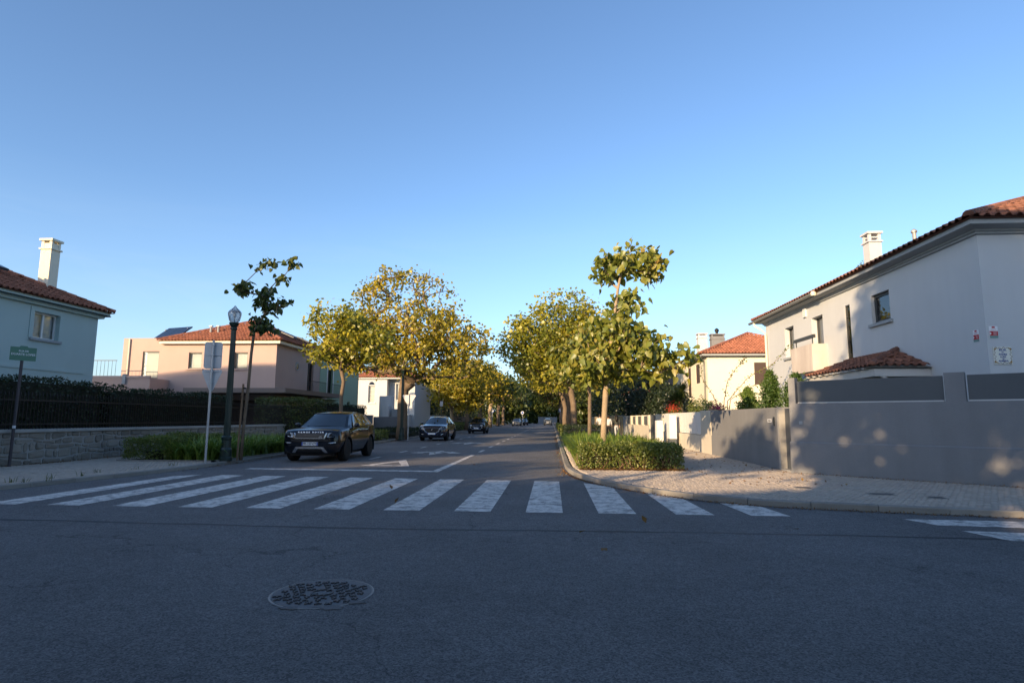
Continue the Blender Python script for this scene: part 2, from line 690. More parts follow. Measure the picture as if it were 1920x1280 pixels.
def cobbles(parent, poly, ang, seed, single=None, size=0.105):
    """Small hand-cut limestone cubes in wavering rows; the nearest are objects of their own."""
    rg = rnd(seed)
    P = np.array(poly)
    c, s = math.cos(ang), math.sin(ang)
    cen = P.mean(0)
    ext = np.abs(P - cen).max() * 1.5
    k = np.arange(-ext, ext, size)
    U, Vv = np.meshgrid(k, k)
    U = U + (np.round(Vv / size) % 2) * size * 0.5
    U, Vv = U.ravel(), Vv.ravel()
    Vv = Vv + 0.05 * np.sin(U * 1.3)
    U = U + rg.normal(0, .006, U.shape)
    Vv = Vv + rg.normal(0, .006, U.shape)
    X = cen[0] + c * U - s * Vv
    Y = cen[1] + s * U + c * Vv
    m = pip(X, Y, poly)
    X, Y = X[m], Y[m]
    n = len(X)
    order = np.argsort(np.hypot(X, Y))
    if single is not None:
        score = single(X, Y)
        order = np.argsort(score)
    X, Y = X[order], Y[order]
    h = size * .5 - 0.008
    base = np.array([(-1, -1, 0), (1, -1, 0), (1, 1, 0), (-1, 1, 0), (-.8, -.8, 1), (.8, -.8, 1), (.8, .8, 1), (-.8, .8, 1)], float)
    quads = np.array([(4, 5, 6, 7), (0, 1, 5, 4), (1, 2, 6, 5), (2, 3, 7, 6), (3, 0, 4, 7)])
    i0 = 0
    if single is not None:
        i0 = 300
        mes = []
        for q in range(5):
            b = base.copy()
            b[:, :2] *= h * (1 + rg.uniform(-.1, .1, (8, 2)))
            b[:, 2] = b[:, 2] * (.034 + rg.uniform(-.003, .003)) + np.where(base[:, 2] > 0, rg.uniform(-.002, .002, 8), 0)
            mes.append(fast_mesh('paving_stone', b, quads, M_COBBLE))
        for i in range(min(300, n)):
            link('paving_stone', mes[i % 5], parent, loc=(X[i], Y[i], .088), rot=(0, 0, ang + rg.normal(0, .06) + (i % 4) * math.pi / 2))
    X, Y = X[i0:], Y[i0:]
    n = len(X)
    B = np.repeat(base[None], n, 0)
    B[:, :, :2] *= h * (1 + rg.uniform(-.12, .12, (n, 8, 2)))
    a = ang + rg.normal(0, .06, n)
    ca, sa = np.cos(a)[:, None], np.sin(a)[:, None]
    bx = B[:, :, 0] * ca - B[:, :, 1] * sa + X[:, None]
    by = B[:, :, 0] * sa + B[:, :, 1] * ca + Y[:, None]
    wav = 0.006 * np.sin(X * 2.1) * np.cos(Y * 1.7)
    bz = .085 + B[:, :, 2] * (.036 + rg.uniform(-.002, .002, (n, 1))) + (B[:, :, 2] > 0) * wav[:, None]
    V = np.stack([bx, by, bz], -1).reshape(-1, 3)
    F_ = (quads[None] + 8 * np.arange(n)[:, None, None]).reshape(-1, 4)
    o = link('paving_stones', fast_mesh('paving_stones', V, F_, M_COBBLE), parent)
    tag(o, kind='stuff')


inner_r = [p for p in offset(KRr, KW + .07) if 9.2 < p[0] < 9.6 or p[1] < 33 and p[0] < 9.6]
poly_r = [(0.62, 33)] + inner_r + [(9.6, 12.55), (6.1, 15.5), (6.1, 33)]
cobbles(pav_r, poly_r, R(-9), 3, single=lambda X, Y: np.hypot(X - 7.2, Y - 10.6))
inner_l = [p for p in offset(KLr, -KW - .07) if 8.3 < p[1] < 34 and p[0] > -17]
poly_l = [(-10.05, 34)] + inner_l + [(-17, 8.6), (-14.42, 12), (-14.42, 34)]
cobbles(pav_l, poly_l, R(4), 4)

# painted markings
ZTOP = lambda x: 13.75 - 0.07 * x if x < 0.5 else 13.2
for i in range(-8, 4):
    x0 = -0.40 + i * 1.095
    x1 = x0 + 0.56
    y0 = 9.2
    if i < 1:
        pts = [(x0, y0), (x1, y0), (x1, ZTOP(x1)), (x0, ZTOP(x0))]
    elif i == 1:
        pts = [(x0, y0), (x1, y0), (x1, 12.72), (x0, 13.45)]
    elif i == 2:
        pts = [(x0 + .05, y0), (x1 + .05, y0), (x1 - .02, 11.05), (x0, 11.9)]
    else:
        pts = [(x0 + .05, y0), (x1 + .05, y0), (x1 - .05, 10.18), (x0 - .05, 10.6)]
    if i == -8:
        pts[3] = (x0 + .1, 13.9)
    MB().poly([(x, y, .004) for x, y in pts]).build('crossing_stripe', M_PAINT, road)
for pts in ([(-8.4, 16.35), (-8.4, 16.0), (-3.2, 15.75), (-3.2, 16.1)], [(-3.2, 15.75), (-3.0, 15.75), (-2.98, 23.2), (-3.13, 23.2), (-3.2, 16.1)]):
    MB().poly([(x, y, .004) for x, y in pts]).build('give_way_line', M_PAINT, road)
for k in range(18):
    y = 25.2 + k * 3.95
    MB().poly([(-3.12, y, .004), (-2.98, y, .004), (-2.98, y + 1.7, .004), (-3.12, y + 1.7, .004)]).build('centre_dash', M_PAINT, road)
for k in range(9):
    y = 20.4 + k * 4.0
    MB().poly([(-6.32, y, .004), (-6.2, y, .004), (-6.2, y + 1.3, .004), (-6.32, y + 1.3, .004)]).build('parking_dash', M_PAINT, road)
# give-way triangle, outlined
tri_o = [(-4.95, 20.2), (-5.7, 17.55), (-4.2, 17.55)]
tri_i = [(-4.95, 19.2), (-5.38, 17.85), (-4.52, 17.85)]
t = MB()
for i in range(3):
    j = (i + 1) % 3
    t.poly([(*tri_o[i], .004), (*tri_o[j], .004), (*tri_i[j], .004), (*tri_i[i], .004)])
t.build('give_way_triangle', M_PAINT, road)


def turn_arrow(x, y):
    """Straight shaft with heads to the left and right, pointing at the crossing."""
    t = MB()
    z = .004
    sh = [(-.09, 1.9), (-.09, .6), (.09, .6), (.09, 1.9)]
    t.poly([(x + a, y + b, z) for a, b in sh])
    t.poly([(x + a, y + b, z) for a, b in [(-.3, .6), (0, -1.0), (.3, .6)]])
    for s in (-1, 1):
        q = [(.09, 1.5), (.09, 1.1), (.55, .55), (.55, .95)]
        t.poly([(x + s * a, y + b, z) for a, b in (q if s > 0 else q[::-1])])
        q = [(.5, .1), (1.05, .35), (.5, 1.35)]
        t.poly([(x + s * a, y + b, z) for a, b in (q if s > 0 else q[::-1])])
    t.build('turn_arrow', M_PAINT, road)


turn_arrow(-4.75, 24.0)
turn_arrow(-4.75, 33.5)
# second crossing at the right edge
for pts in ([(5.02, 9.1), (5.2, 8.62), (9.5, 8.15), (9.5, 8.55), (6.6, 9.04)], [(5.25, 8.22), (5.4, 7.6), (9.5, 7.1), (9.5, 7.75)], [(5.4, 7.2), (5.55, 6.6), (9.5, 6.1), (9.5, 6.7)]):
    MB().poly([(x, y, .004) for x, y in pts]).build('crossing_stripe', M_PAINT, road)
# tar seam between two asphalt layers
t = MB()
rg = random.Random(8)
prev = None
for k in range(60):
    x = -16 + k * .45
    y = 7.75 + .05 * math.sin(x * .7) + rg.uniform(-.02, .02) - (0.02 * (x + 4) if x < -4 else 0)
    w = rg.uniform(.02, .05)
    if prev:
        t.poly([(prev[0], prev[1] - prev[2], .003), (x, y - w, .003), (x, y + w, .003), (prev[0], prev[1] + prev[2], .003)])
    prev = (x, y, w)
t.build('tar_seam', M_TAR, road)

# manhole cover
mh = thing('manhole_cover', 'round cast iron manhole cover with raised pattern, edge smeared with asphalt', 'manhole cover', (-1.85, 4.88, .03))
M_LID = mat('dusty_iron', (0.105, 0.10, 0.10), rough=0.55, var=0.35, scale=14, fine=90, spec=0.4, bump=0.4)
M_RIMIRON = mat('worn_rim', (0.22, 0.20, 0.18), rough=0.45, var=0.3, scale=10, spec=0.4)
MB().lathe([(.405, .001), (.408, .003), (.40, .0052), (.393, .0052), (.39, .002)], 56).build('frame', M_RIMIRON, mh)
MB().lathe([(.386, .001), (.386, .0046)], 56).build('lid', M_LID, mh)
rg = random.Random(3)
cross = MB().box(-.034, .034, -.008, .008, 0, .011, bev=.003).box(-.008, .008, -.026, .026, 0, .0104, bev=.003).mesh('raised_cross', M_IRON)
bar_ = MB().box(-.036, .0, -.007, .007, 0, .011, bev=.003).box(-.007, .007, -.03, .012, 0, .0104, bev=.003).mesh('raised_bar', M_IRON)
for i in range(-5, 6):
    for j in range(-5, 6):
        x, y = i * .078 + (j % 2) * .039, j * .07
        if math.hypot(x, y) < .35 and not (abs(y) < .05 and abs(x) < .1) and rg.random() > .08:
            k = rg.random() < .6
            link('raised_cross' if k else 'raised_bar', cross if k else bar_, mh, loc=(x, y, .0042), rot=(0, 0, rg.choice((.5, -.5, 1.1, 2.2))))
MB().lathe([(.09, .0042), (.09, .0125), (.075, .0125), (.075, .0042)], 24).build('centre_ring', M_IRON, mh)
M_SMEAR = mat('asphalt_smear', (0.155, 0.151, 0.150), rough=0.8, var=0.3, scale=3, fine=60, bump=0.8, bscale=150)
for n_, (cx, cy, rr) in enumerate([(.20, -.36, .075), (.34, -.22, .06), (-.10, -.40, .05)]):
    pts = []
    for k in range(18):
        a = 2 * math.pi * k / 18
        r_ = rr * rg.uniform(.65, 1.2)
        pts.append((cx + r_ * 1.5 * math.cos(a), cy + r_ * .7 * math.sin(a)))
    MB().prism(pts, .002, .0062 + n_ * .0011).build('asphalt_smear', M_SMEAR, mh)
# small flush covers in the right pavement
for k, (x, y, w) in enumerate([(4.9, 12.2, .3), (5.9, 11.3, .42), (6.6, 10.9, .26)]):
    o = thing('utility_cover', ['small dark access cover nearest the flower bed in the right pavement', 'largest dark access cover in the middle of the right pavement', 'small dark access cover nearest the kerb in the right pavement'][k], 'access cover', (x, y, .12), R(-9), 'access covers in the right pavement')
    MB().box(-w / 2, w / 2, -.13, .13, -.02, .008, bev=.004).build('frame', M_KERB, o)
    MB().box(-w / 2 + .03, w / 2 - .03, -.10, .10, 0, .0125, bev=.003).build('lid', M_IRON, o)
# ------------------------------------------------------------------ building helpers


def wloc(o):
    p = Vector((0, 0, 0))
    while o is not None:
        p += o.location
        o = o.parent
    return p


def bw(mb, name, m, parent, smooth=False):
    """Build from world coordinates under a parent that only has a location."""
    off = wloc(parent)
    mb.v = [(p[0] - off.x, p[1] - off.y, p[2] - off.z) for p in mb.v]
    return mb.build(name, m, parent, smooth)


Z = Vector((0, 0, 1))


def wall(parent, o, ux, W, H, openings, m, depth=0.2, name='wall'):
    o, ux = Vector(o), Vector(ux).normalized()
    n = ux.cross(Z)
    us = sorted({0.0, W, *[a for q in openings for a in q[:2]]})
    vs = sorted({0.0, H, *[a for q in openings for a in q[2:4]]})
    P = lambda u, v, d=0: o + ux * u + Z * v - n * d
    mb = MB()
    for u0, u1 in zip(us, us[1:]):
        for v0, v1 in zip(vs, vs[1:]):
            if any(q[0] <= (u0 + u1) / 2 <= q[1] and q[2] <= (v0 + v1) / 2 <= q[3] for q in openings):
                continue
            mb.poly([P(u0, v0), P(u1, v0), P(u1, v1), P(u0, v1)])
    for u0, u1, v0, v1 in [q[:4] for q in openings]:
        a = [P(u0, v0), P(u1, v0), P(u1, v1), P(u0, v1)]
        b = [P(u0, v0, depth), P(u1, v0, depth), P(u1, v1, depth), P(u0, v1, depth)]
        for i in range(4):
            j = (i + 1) % 4
            mb.poly([a[i], b[i], b[j], a[j]])
    return bw(mb, name, m, parent)


def obox(mb, o, ux, u0, u1, v0, v1, d0, d1):
    """Box in wall coordinates; d is measured outwards from the wall."""
    o, ux = Vector(o), Vector(ux).normalized()
    n = ux.cross(Z)
    P = lambda u, v, d: o + ux * u + Z * v + n * d
    vs = [P(u, v, d) for v in (v0, v1) for u, d in ((u0, d1), (u1, d1), (u1, d0), (u0, d0))]
    mb.raw(vs, [(3, 2, 1, 0), (4, 5, 6, 7), (0, 1, 5, 4), (1, 2, 6, 5), (2, 3, 7, 6), (3, 0, 4, 7)])
    return mb


def window(parent, o, ux, q, frame, back, depth=0.2, mull=0, bars=0, sill=None, fw=0.055, surround=None, name='window'):
    """Frame, pane and what lies behind the pane, set back in the opening."""
    u0, u1, v0, v1 = q[:4]
    e = 0.003
    f = MB()
    d0, d1 = -depth + e, -depth + 0.06
    obox(f, o, ux, u0 + e, u0 + fw, v0 + e, v1 - e, d0, d1)
    obox(f, o, ux, u1 - fw, u1 - e, v0 + e, v1 - e, d0, d1)
    obox(f, o, ux, u0 + fw, u1 - fw, v0 + e, v0 + fw, d0, d1)
    obox(f, o, ux, u0 + fw, u1 - fw, v1 - fw, v1 - e, d0, d1)
    for k in range(mull):
        c = u0 + (u1 - u0) * (k + 1) / (mull + 1)
        obox(f, o, ux, c - fw * .6, c + fw * .6, v0 + fw, v1 - fw, d0, d1)
    for k in range(bars):
        c = v0 + (v1 - v0) * (k + 1) / (bars + 1)
        obox(f, o, ux, u0 + fw, u1 - fw, c - fw * .3, c + fw * .3, d0 + .01, d1 - .012)
    w = bw(f, name, frame, parent)
    g = MB()
    oo, uu = Vector(o), Vector(ux).normalized()
    n = uu.cross(Z)
    P = lambda u, v, d: oo + uu * u + Z * v + n * d
    dp = -depth + .028
    g.poly([P(u0 + fw, v0 + fw, dp), P(u1 - fw, v0 + fw, dp), P(u1 - fw, v1 - fw, dp), P(u0 + fw, v1 - fw, dp)])
    bw(g, 'pane', M_GLASS, w)
    b = MB()
    dp = -depth - .05
    b.poly([P(u0 - .05, v0 - .05, dp), P(u1 + .05, v0 - .05, dp), P(u1 + .05, v1 + .05, dp), P(u0 - .05, v1 + .05, dp)])
    bw(b, 'blind' if back is M_BLIND else 'interior', back, w)
    if sill is not None:
        s = obox(MB(), o, ux, u0 - .12, u1 + .12, v0 - .09, v0 - .002, -.02, .08)
        bw(s, 'sill', sill, w)
    if surround is not None:
        s = MB()
        obox(s, o, ux, u0 - .16, u0 - .003, v0, v1, -.01, .025)
        obox(s, o, ux, u1 + .003, u1 + .16, v0, v1, -.01, .025)
        obox(s, o, ux, u0 - .16, u1 + .16, v1 + .003, v1 + .16, -.01, .025)
        bw(s, 'surround', surround, w)
    return w


def tile_arrays(tw, tl, th):
    xs = np.array([-.5, -.15, -.05, .1, .25, .4, .5]) * tw
    zs = np.array([0, 0, .55, 1, 1, .55, .05]) * th
    lap = .03
    fr = np.stack([xs, np.zeros(7), zs + lap], 1)
    bk = np.stack([xs * .94, np.full(7, tl * 1.1), zs * .9 - .002], 1)
    lo = np.stack([xs, np.full(7, .004), zs + lap - .02], 1)
    V = np.concatenate([fr, bk, lo])
    F_ = [(i, i + 1, i + 8, i + 7) for i in range(6)] + [(i + 14, i + 15, i + 1, i) for i in range(6)]
    return V, np.array(F_)


def roof_face(parent, A, u, v, poly, m, tw=.22, tl=.36, th=.06, single=None, seed=1):
    """Tiles over a polygon given in (along eave, up slope) coordinates."""
    A, u, v = Vector(A), Vector(u).normalized(), Vector(v).normalized()
    n = u.cross(v).normalized()
    pl = np.array(poly)
    c0 = np.arange(pl[:, 0].min() + tw / 2, pl[:, 0].max(), tw)
    r0 = np.arange(-.02, pl[:, 1].max(), tl)
    U, V_ = np.meshgrid(c0, r0)
    U, V_ = U.ravel(), V_.ravel()
    ok = pip(U, np.clip(V_ + tl * .35, .02, None), [tuple(p) for p in poly])
    U, V_ = U[ok], V_[ok]
    T, Fq = tile_arrays(tw, tl, th)
    Mx = Matrix((u, v, n)).transposed()
    Mn = np.array(Mx)
    sg = np.zeros(len(U), bool)
    if single is not None:
        sg = single(U, V_)
        me = fast_mesh('roof_tile', T, Fq, m)
        off = wloc(parent)
        rg = random.Random(seed)
        for a, b in zip(U[sg], V_[sg]):
            p = A + u * a + v * b - off
            o = link('roof_tile', me, parent)
            o.matrix_local = Matrix.Translation(p) @ Mx.to_4x4() @ Matrix.Rotation(rg.uniform(-.03, .03), 4, 'Z')
    U, V_ = U[~sg], V_[~sg]
    k = len(U)
    if k:
        rg = rnd(seed)
        loc = T[None] + np.stack([U + rg.normal(0, .004, k), V_ + rg.normal(0, .008, k), rg.normal(0, .004, k)], 1)[:, None, :]
        W = loc.reshape(-1, 3) @ Mn.T + np.array(A - wloc(parent))
        Fa = (Fq[None] + 21 * np.arange(k)[:, None, None]).reshape(-1, 4)
        o = link('roof_tiles', fast_mesh('roof_tiles', W, Fa, m), parent)
        tag(o, kind='stuff')


def ridge_caps(parent, segs, m, r=.11, step=.34):
    mb = MB()
    for a, b in segs:
        a, b = Vector(a), Vector(b)
        d = (b - a)
        L = d.length
        d.normalize()
        s = d.cross(Z).normalized()
        up = s.cross(d)
        k = max(1, int(L / step))
        for i in range(k):
            p0 = a + d * (L * i / k)
            p1 = a + d * (L * (i + 1.12) / k)
            vs = []
            for p, rr in ((p0, r * 1.12), (p1, r * .95)):
                for t in np.linspace(0, math.pi, 6):
                    vs.append(p + s * math.cos(t) * rr + up * math.sin(t) * rr)
            mb.raw(vs, [(j, j + 1, j + 7, j + 6) for j in range(5)] + [tuple(range(5, -1, -1))])
    o = bw(mb, 'ridge_tiles', m, parent)
    tag(o, kind='stuff')


def hip_roof(parent, x0, x1, y0, y1, z, pitch, m, m_soffit, single=None, tw=.22, faces='wens', fascia=.16, seed=1):
    """Hipped tile roof over a rectangle (eave to eave) with fascia, soffit and ridge tiles."""
    t = math.tan(R(pitch))
    w, d = x1 - x0, y1 - y0
    hw = min(w, d) / 2
    zr = z + hw * t
    if w >= d:
        r0, r1 = Vector((x0 + hw, (y0 + y1) / 2, zr)), Vector((x1 - hw, (y0 + y1) / 2, zr))
    else:
        r0, r1 = Vector(((x0 + x1) / 2, y0 + hw, zr)), Vector(((x0 + x1) / 2, y1 - hw, zr))
    c = [Vector((x0, y0, z)), Vector((x1, y0, z)), Vector((x1, y1, z)), Vector((x0, y1, z))]
    base = MB()
    dz = Vector((0, 0, -.012))
    if w >= d:
        polys = {'s': [c[0], c[1], r1, r0], 'e': [c[1], c[2], r1], 'n': [c[2], c[3], r0, r1], 'w': [c[3], c[0], r0]}
    else:
        polys = {'s': [c[0], c[1], r0], 'e': [c[1], c[2], r1, r0], 'n': [c[2], c[3], r1], 'w': [c[3], c[0], r0, r1]}
    for p in polys.values():
        base.poly([q + dz for q in p])
    base.poly([q + dz * 1.5 for q in c[::-1]])
    roof = bw(base, 'roof', m, parent)
    for key, p in polys.items():
        if key not in faces:
            continue
        u = (p[1] - p[0]).normalized()
        mid = (p[2] + p[-1]) / 2 if len(p) == 4 else p[2]
        v = (mid - p[0]) - u * (mid - p[0]).dot(u)
        L = v.length
        v.normalize()
        uv = [((q - p[0]).dot(u), (q - p[0]).dot(v)) for q in p]
        roof_face(roof, p[0], u, v, uv, m, tw=tw, single=(single or {}).get(key), seed=seed)
    if w >= d:
        segs = [(c[0], r0), (c[3], r0), (c[1], r1), (c[2], r1)]
    else:
        segs = [(c[0], r0), (c[1], r0), (c[2], r1), (c[3], r1)]
    if (r1 - r0).length > .1:
        segs.append((r0, r1))
    ridge_caps(roof, [(a + Vector((0, 0, .03)), b + Vector((0, 0, .03))) for a, b in segs], m)
    f = MB()
    e = .10
    for a, b in ((c[0], c[1]), (c[1], c[2]), (c[2], c[3]), (c[3], c[0])):
        dd = (b - a).normalized()
        nn = dd.cross(Z)
        a2, b2 = a + dd * e - nn * e, b - dd * e - nn * e
        f.poly([a2 + Vector((0, 0, -fascia)), b2 + Vector((0, 0, -fascia)), b2 + Vector((0, 0, -.02)), a2 + Vector((0, 0, -.02))])
    f.poly([Vector((x0 + e, y0 + e, z - fascia)), Vector((x0 + e, y1 - e, z - fascia)), Vector((x1 - e, y1 - e, z - fascia)), Vector((x1 - e, y0 + e, z - fascia))])
    bw(f, 'fascia', m_soffit, parent)
    return roof


def ring_cornice(parent, x0, x1, y0, y1, prof, m, name='cornice'):
    """Moulding that runs round a rectangle; prof is a list of (out, z)."""
    vs, fs = [], []
    k = len(prof)
    for o_, z_ in prof:
        vs += [(x0 - o_, y0 - o_, z_), (x1 + o_, y0 - o_, z_), (x1 + o_, y1 + o_, z_), (x0 - o_, y1 + o_, z_)]
    for i in range(k - 1):
        for j in range(4):
            q = (j + 1) % 4
            fs.append((i * 4 + j, i * 4 + q, i * 4 + 4 + q, i * 4 + 4 + j))
    return bw(MB().raw(vs, fs), name, m, parent)


def chimney(parent, x, y, z0, z1, w, d, m, open_top=False):
    ch = bw(MB().box(x - w / 2, x + w / 2, y - d / 2, y + d / 2, z0, z1 - .42), 'chimney', m, parent)
    k = MB().box(x - w / 2 - .05, x + w / 2 + .05, y - d / 2 - .05, y + d / 2 + .05, z1 - .42, z1 - .36)
    for sx in (-1, 1):
        for sy in (-1, 1):
            k.box(x + sx * (w / 2 - .05) - .05, x + sx * (w / 2 - .05) + .05, y + sy * (d / 2 - .05) - .05, y + sy * (d / 2 - .05) + .05, z1 - .36, z1 - .08)
    if open_top:
        k.box(x - w / 2 + .02, x + w / 2 - .02, y - d / 2 + .02, y + d / 2 - .02, z1 - .24, z1 - .19)
    else:
        k.box(x - w / 2 + .01, x + w / 2 - .01, y - d / 2 + .01, y + d / 2 - .01, z1 - .355, z1 - .17)
    bw(k, 'vent', m, ch)
    bw(MB().box(x - w / 2 - .06, x + w / 2 + .06, y - d / 2 - .06, y + d / 2 + .06, z1 - .08, z1), 'cap', m, ch)
    return ch


M_W_BLUE = mat('blue_render', (0.43, 0.53, 0.51), var=0.07, scale=0.8, streak=0.3, bump=0.25, bscale=90)
M_W_PINK = mat('pink_render', (0.46, 0.335, 0.29), var=0.07, scale=0.8, streak=0.3, bump=0.2, bscale=90)
M_W_GREEN = mat('green_render', (0.30, 0.40, 0.29), var=0.07, scale=0.8, streak=0.3)
M_W_WHITE = mat('white_render', (0.52, 0.535, 0.545), var=0.07, scale=0.5, streak=0.6, bump=0.25, bscale=80)
M_W_CREAM = mat('cream_render', (0.74, 0.68, 0.54), var=0.06, scale=0.7, streak=0.4, bump=0.25, bscale=80)
M_W_TAUPE = mat('taupe_render', (0.20, 0.16, 0.14), var=0.1, scale=0.8)
M_GREYTRIM = mat('grey_trim', (0.33, 0.35, 0.36), var=0.1, scale=1.5, streak=0.3)
M_CONC = mat('grey_concrete', (0.198, 0.200, 0.207), var=0.18, scale=0.5, streak=0.8, bump=0.3, bscale=60)
M_RUSTY = mat('stained_parapet', (0.42, 0.34, 0.31), var=0.2, scale=1.2, streak=1.2, col2=(0.62, 0.56, 0.50))
M_ZINC = mat('zinc_gutter', (0.33, 0.34, 0.33), rough=0.55, metal=0.4, var=0.25, scale=5)
M_PANEL = mat('anthracite_panel', (0.085, 0.095, 0.105), rough=0.5, var=0.1, scale=1.2)
M_WOODWHITE = mat('white_beam', (0.55, 0.54, 0.52), rough=0.6, var=0.1)
M_SOLAR = mat('solar_glass', (0.012, 0.02, 0.045), rough=0.12, var=0.15, spec=0.6)

# ------------------------------------------------------------------ pale blue house on the left
H = thing('house', 'pale blue rendered house with tiled roof behind the dark hedge at far left', 'house', (-18, 22.1, .1))
zb, HH = .1, 5.12
o, ux = (-18, 8, zb), (0, 1, 0)
q = [(11.2, 12.28, 4.05, 5.0 - .02)]
q += [(4.0, 5.1, 4.05, 4.98), (3.5, 5.5, .8, 2.2), (9.0, 10.6, .8, 2.2)]
wall(H, o, ux, 14.1, HH + .25, q, M_W_BLUE)
for k, a in enumerate(q):
    window(H, o, ux, a, M_WHITEFRAME, M_BLIND if k == 0 else M_DARK, mull=1, sill=M_GREYTRIM, surround=M_W_BLUE)
wall(H, (-27, 8, zb), (1, 0, 0), 9, HH + .25, [], M_W_BLUE)
wall(H, (-18, 22.1, zb), (-1, 0, 0), 9, HH + .25, [], M_W_BLUE)
wall(H, (-27, 22.1, zb), (0, -1, 0), 14.1, HH + .25, [], M_W_BLUE)
hip_roof(H, -27.4, -17.6, 7.6, 22.45, 5.56, 24.5, M_TILE, M_W_BLUE, seed=11, faces='ens')
ring_cornice(H, -27, -18, 8, 22.1, [(.003, 5.28), (.14, 5.3), (.16, 5.38), (.3, 5.40), (.3, 5.44)], M_W_BLUE)
bw(obox(MB(), o, ux, .3, 13.6, 2.95, 3.05, -.01, .03), 'string_course', M_W_BLUE, H)
chimney(H, -19.3, 21.0, 6.0, 8.2, .42, .42, M_W_CREAM)
sk = MB()
M_ = Matrix.Translation((-19.75, 18.9, 6.78)) @ Matrix.Rotation(R(24.5), 4, 'Y')
sk.box(-.55, .55, -.4, .4, -.02, .07, M=M_)
s_ = bw(sk, 'skylight', M_DARKFRAME, H)
bw(MB().box(-.48, .48, -.33, .33, .07, .076, M=M_), 'pane', M_SOLAR, s_)

# ------------------------------------------------------------------ pink house with solar panel, and its green neighbour
H = thing('house', 'pink rendered house with orange tiled roof and solar panel', 'house', (-17.28, 36, .1))
zb = .1
o, ux = (-24.6, 36, zb), (1, 0, 0)
q = [(1.58, 2.46, 4.38, 5.42), (4.6, 5.46, 4.38, 5.42)]
wall(H, o, ux, 7.32, 6.0, q, M_W_PINK, depth=.14)
for a in q:
    window(H, o, ux, a, M_DARKFRAME, M_BLIND, depth=.14, sill=M_W_PINK, fw=.06)
# side towards the street
o2, ux2 = (-17.28, 36, zb), (0, 1, 0)
q2 = [(4.9, 5.9, 2.95, 5.2)]
wall(H, o2, ux2, 7.1, 6.0, q2, M_W_PINK)
window(H, o2, ux2, q2[0], M_DARKFRAME, M_DARK, mull=1, name='balcony_door')
b = obox(MB(), o2, ux2, 3.9, 6.9, 2.7, 2.9, .003, .7)
bal = bw(b, 'balcony', M_W_PINK, H)
rr = MB()
for k in range(16):
    obox(rr, o2, ux2, 3.95 + k * .193, 3.965 + k * .193, 2.9, 3.85, .64, .655)
obox(rr, o2, ux2, 3.93, 6.87, 3.85, 3.89, .63, .665)
bw(rr, 'railing', M_BLACKIRON, bal)
rd = MB()
vs = []
for k in range(16):
    a_ = 2 * math.pi * k / 16
    vs.append(Vector((-17.262, 39.1 + .22 * math.cos(a_), 4.9 + .22 * math.sin(a_))))
rd.poly(vs)
bw(rd, 'round_window', M_SOLAR, H)
rr = MB()
for k in range(16):
    a_, b_ = 2 * math.pi * k / 16, 2 * math.pi * (k + 1) / 16
    P_ = lambda a, r, d: Vector((-17.28 + d, 39.1 + r * math.cos(a), 4.9 + r * math.sin(a)))
    rr.poly([P_(a_, .22, .03), P_(b_, .22, .03), P_(b_, .29, .03), P_(a_, .29, .03)])
    rr.poly([P_(a_, .29, .03), P_(b_, .29, .03), P_(b_, .29, 0), P_(a_, .29, 0)])
bw(rr, 'round_frame', M_GREYTRIM, H)
wall(H, (-24.6, 46.0, zb), (0, -1, 0), 10, 6.0, [], M_W_PINK)
wall(H, (-20.3, 46.0, zb), (-1, 0, 0), 4.3, 6.0, [], M_W_PINK)
single = None
hip_roof(H, -24.95, -16.85, 35.6, 46.4, 6.25, 24, M_TILE, M_W_CREAM, seed=12, faces='es', fascia=.2)
hip_roof(H, -20.6, -16.86, 44.0, 52.4, 6.22, 24, M_TILE, M_W_CREAM, seed=18, faces='e', fascia=.2)
# flat-roofed block on the left with a terrace
ob, ub = (-27.45, 36.02, zb), (1, 0, 0)
qb = [(1.35, 2.45, 3.75, 5.5)]
wall(H, ob, ub, 2.84, 6.35, qb, M_W_PINK, depth=.12, name='block_wall')
window(H, ob, ub, qb[0], M_DARKFRAME, M_BLIND, depth=.12, name='terrace_door')
b = MB().box(-27.45, -24.61, 36.03, 43, 6.40, 6.449)
bw(b, 'block_roof', M_W_PINK, H)
wall(H, (-27.45, 43, zb), (0, -1, 0), 6.98, 6.3, [], M_W_PINK, name='block_wall')
bw(MB().tube([(-27.0, 35.95, .2), (-27.0, 35.95, 6.4)], .045), 'rain_pipe', M_W_CREAM, H)
ter = bw(MB().box(-29.6, -24.2, 34.2, 36.0, .1, 3.75), 'terrace', M_W_PINK, H)
rr = MB().box(-29.6, -26.4, 34.2, 34.24, 4.82, 4.86).box(-29.6, -29.56, 34.2, 36.0, 4.82, 4.86)
for k in range(14):
    rr.box(-29.58 + k * .24, -29.568 + k * .24, 34.21, 34.225, 3.75, 4.82)
bw(rr, 'railing', M_BLACKIRON, ter)
bw(MB().box(-29.6, -24.2, 34.15, 34.30, 3.76, 3.9), 'parapet', M_W_PINK, ter)
bw(MB().box(-25.9, -25.7, 34.10, 34.32, 3.4, 4.0), 'post', M_GREYTRIM, ter)
car = bw(MB().box(-21.3, -15.2, 33.0, 35.99, 2.85, 3.12).box(-17.27, -15.2, 36.0, 42, 2.85, 3.119), 'carport_roof', M_W_TAUPE, H)
bw(MB().box(-21.2, -21.0, 33.1, 35.9, .1, 2.85), 'carport_wall', M_W_PINK, H)
gd = bw(MB().box(-20.4, -17.6, 35.94, 35.99, .1, 2.5), 'garage_door', M_SHUTTER, H)
for k in range(2):
    bw(MB().tube([(-22.4 + k * .5, 37.2, 6.8), (-22.4 + k * .5, 37.2, 7.35)], .07).box(-22.5 + k * .5, -22.3 + k * .5, 37.1, 37.3, 7.35, 7.42), 'roof_vent', M_ZINC, H)
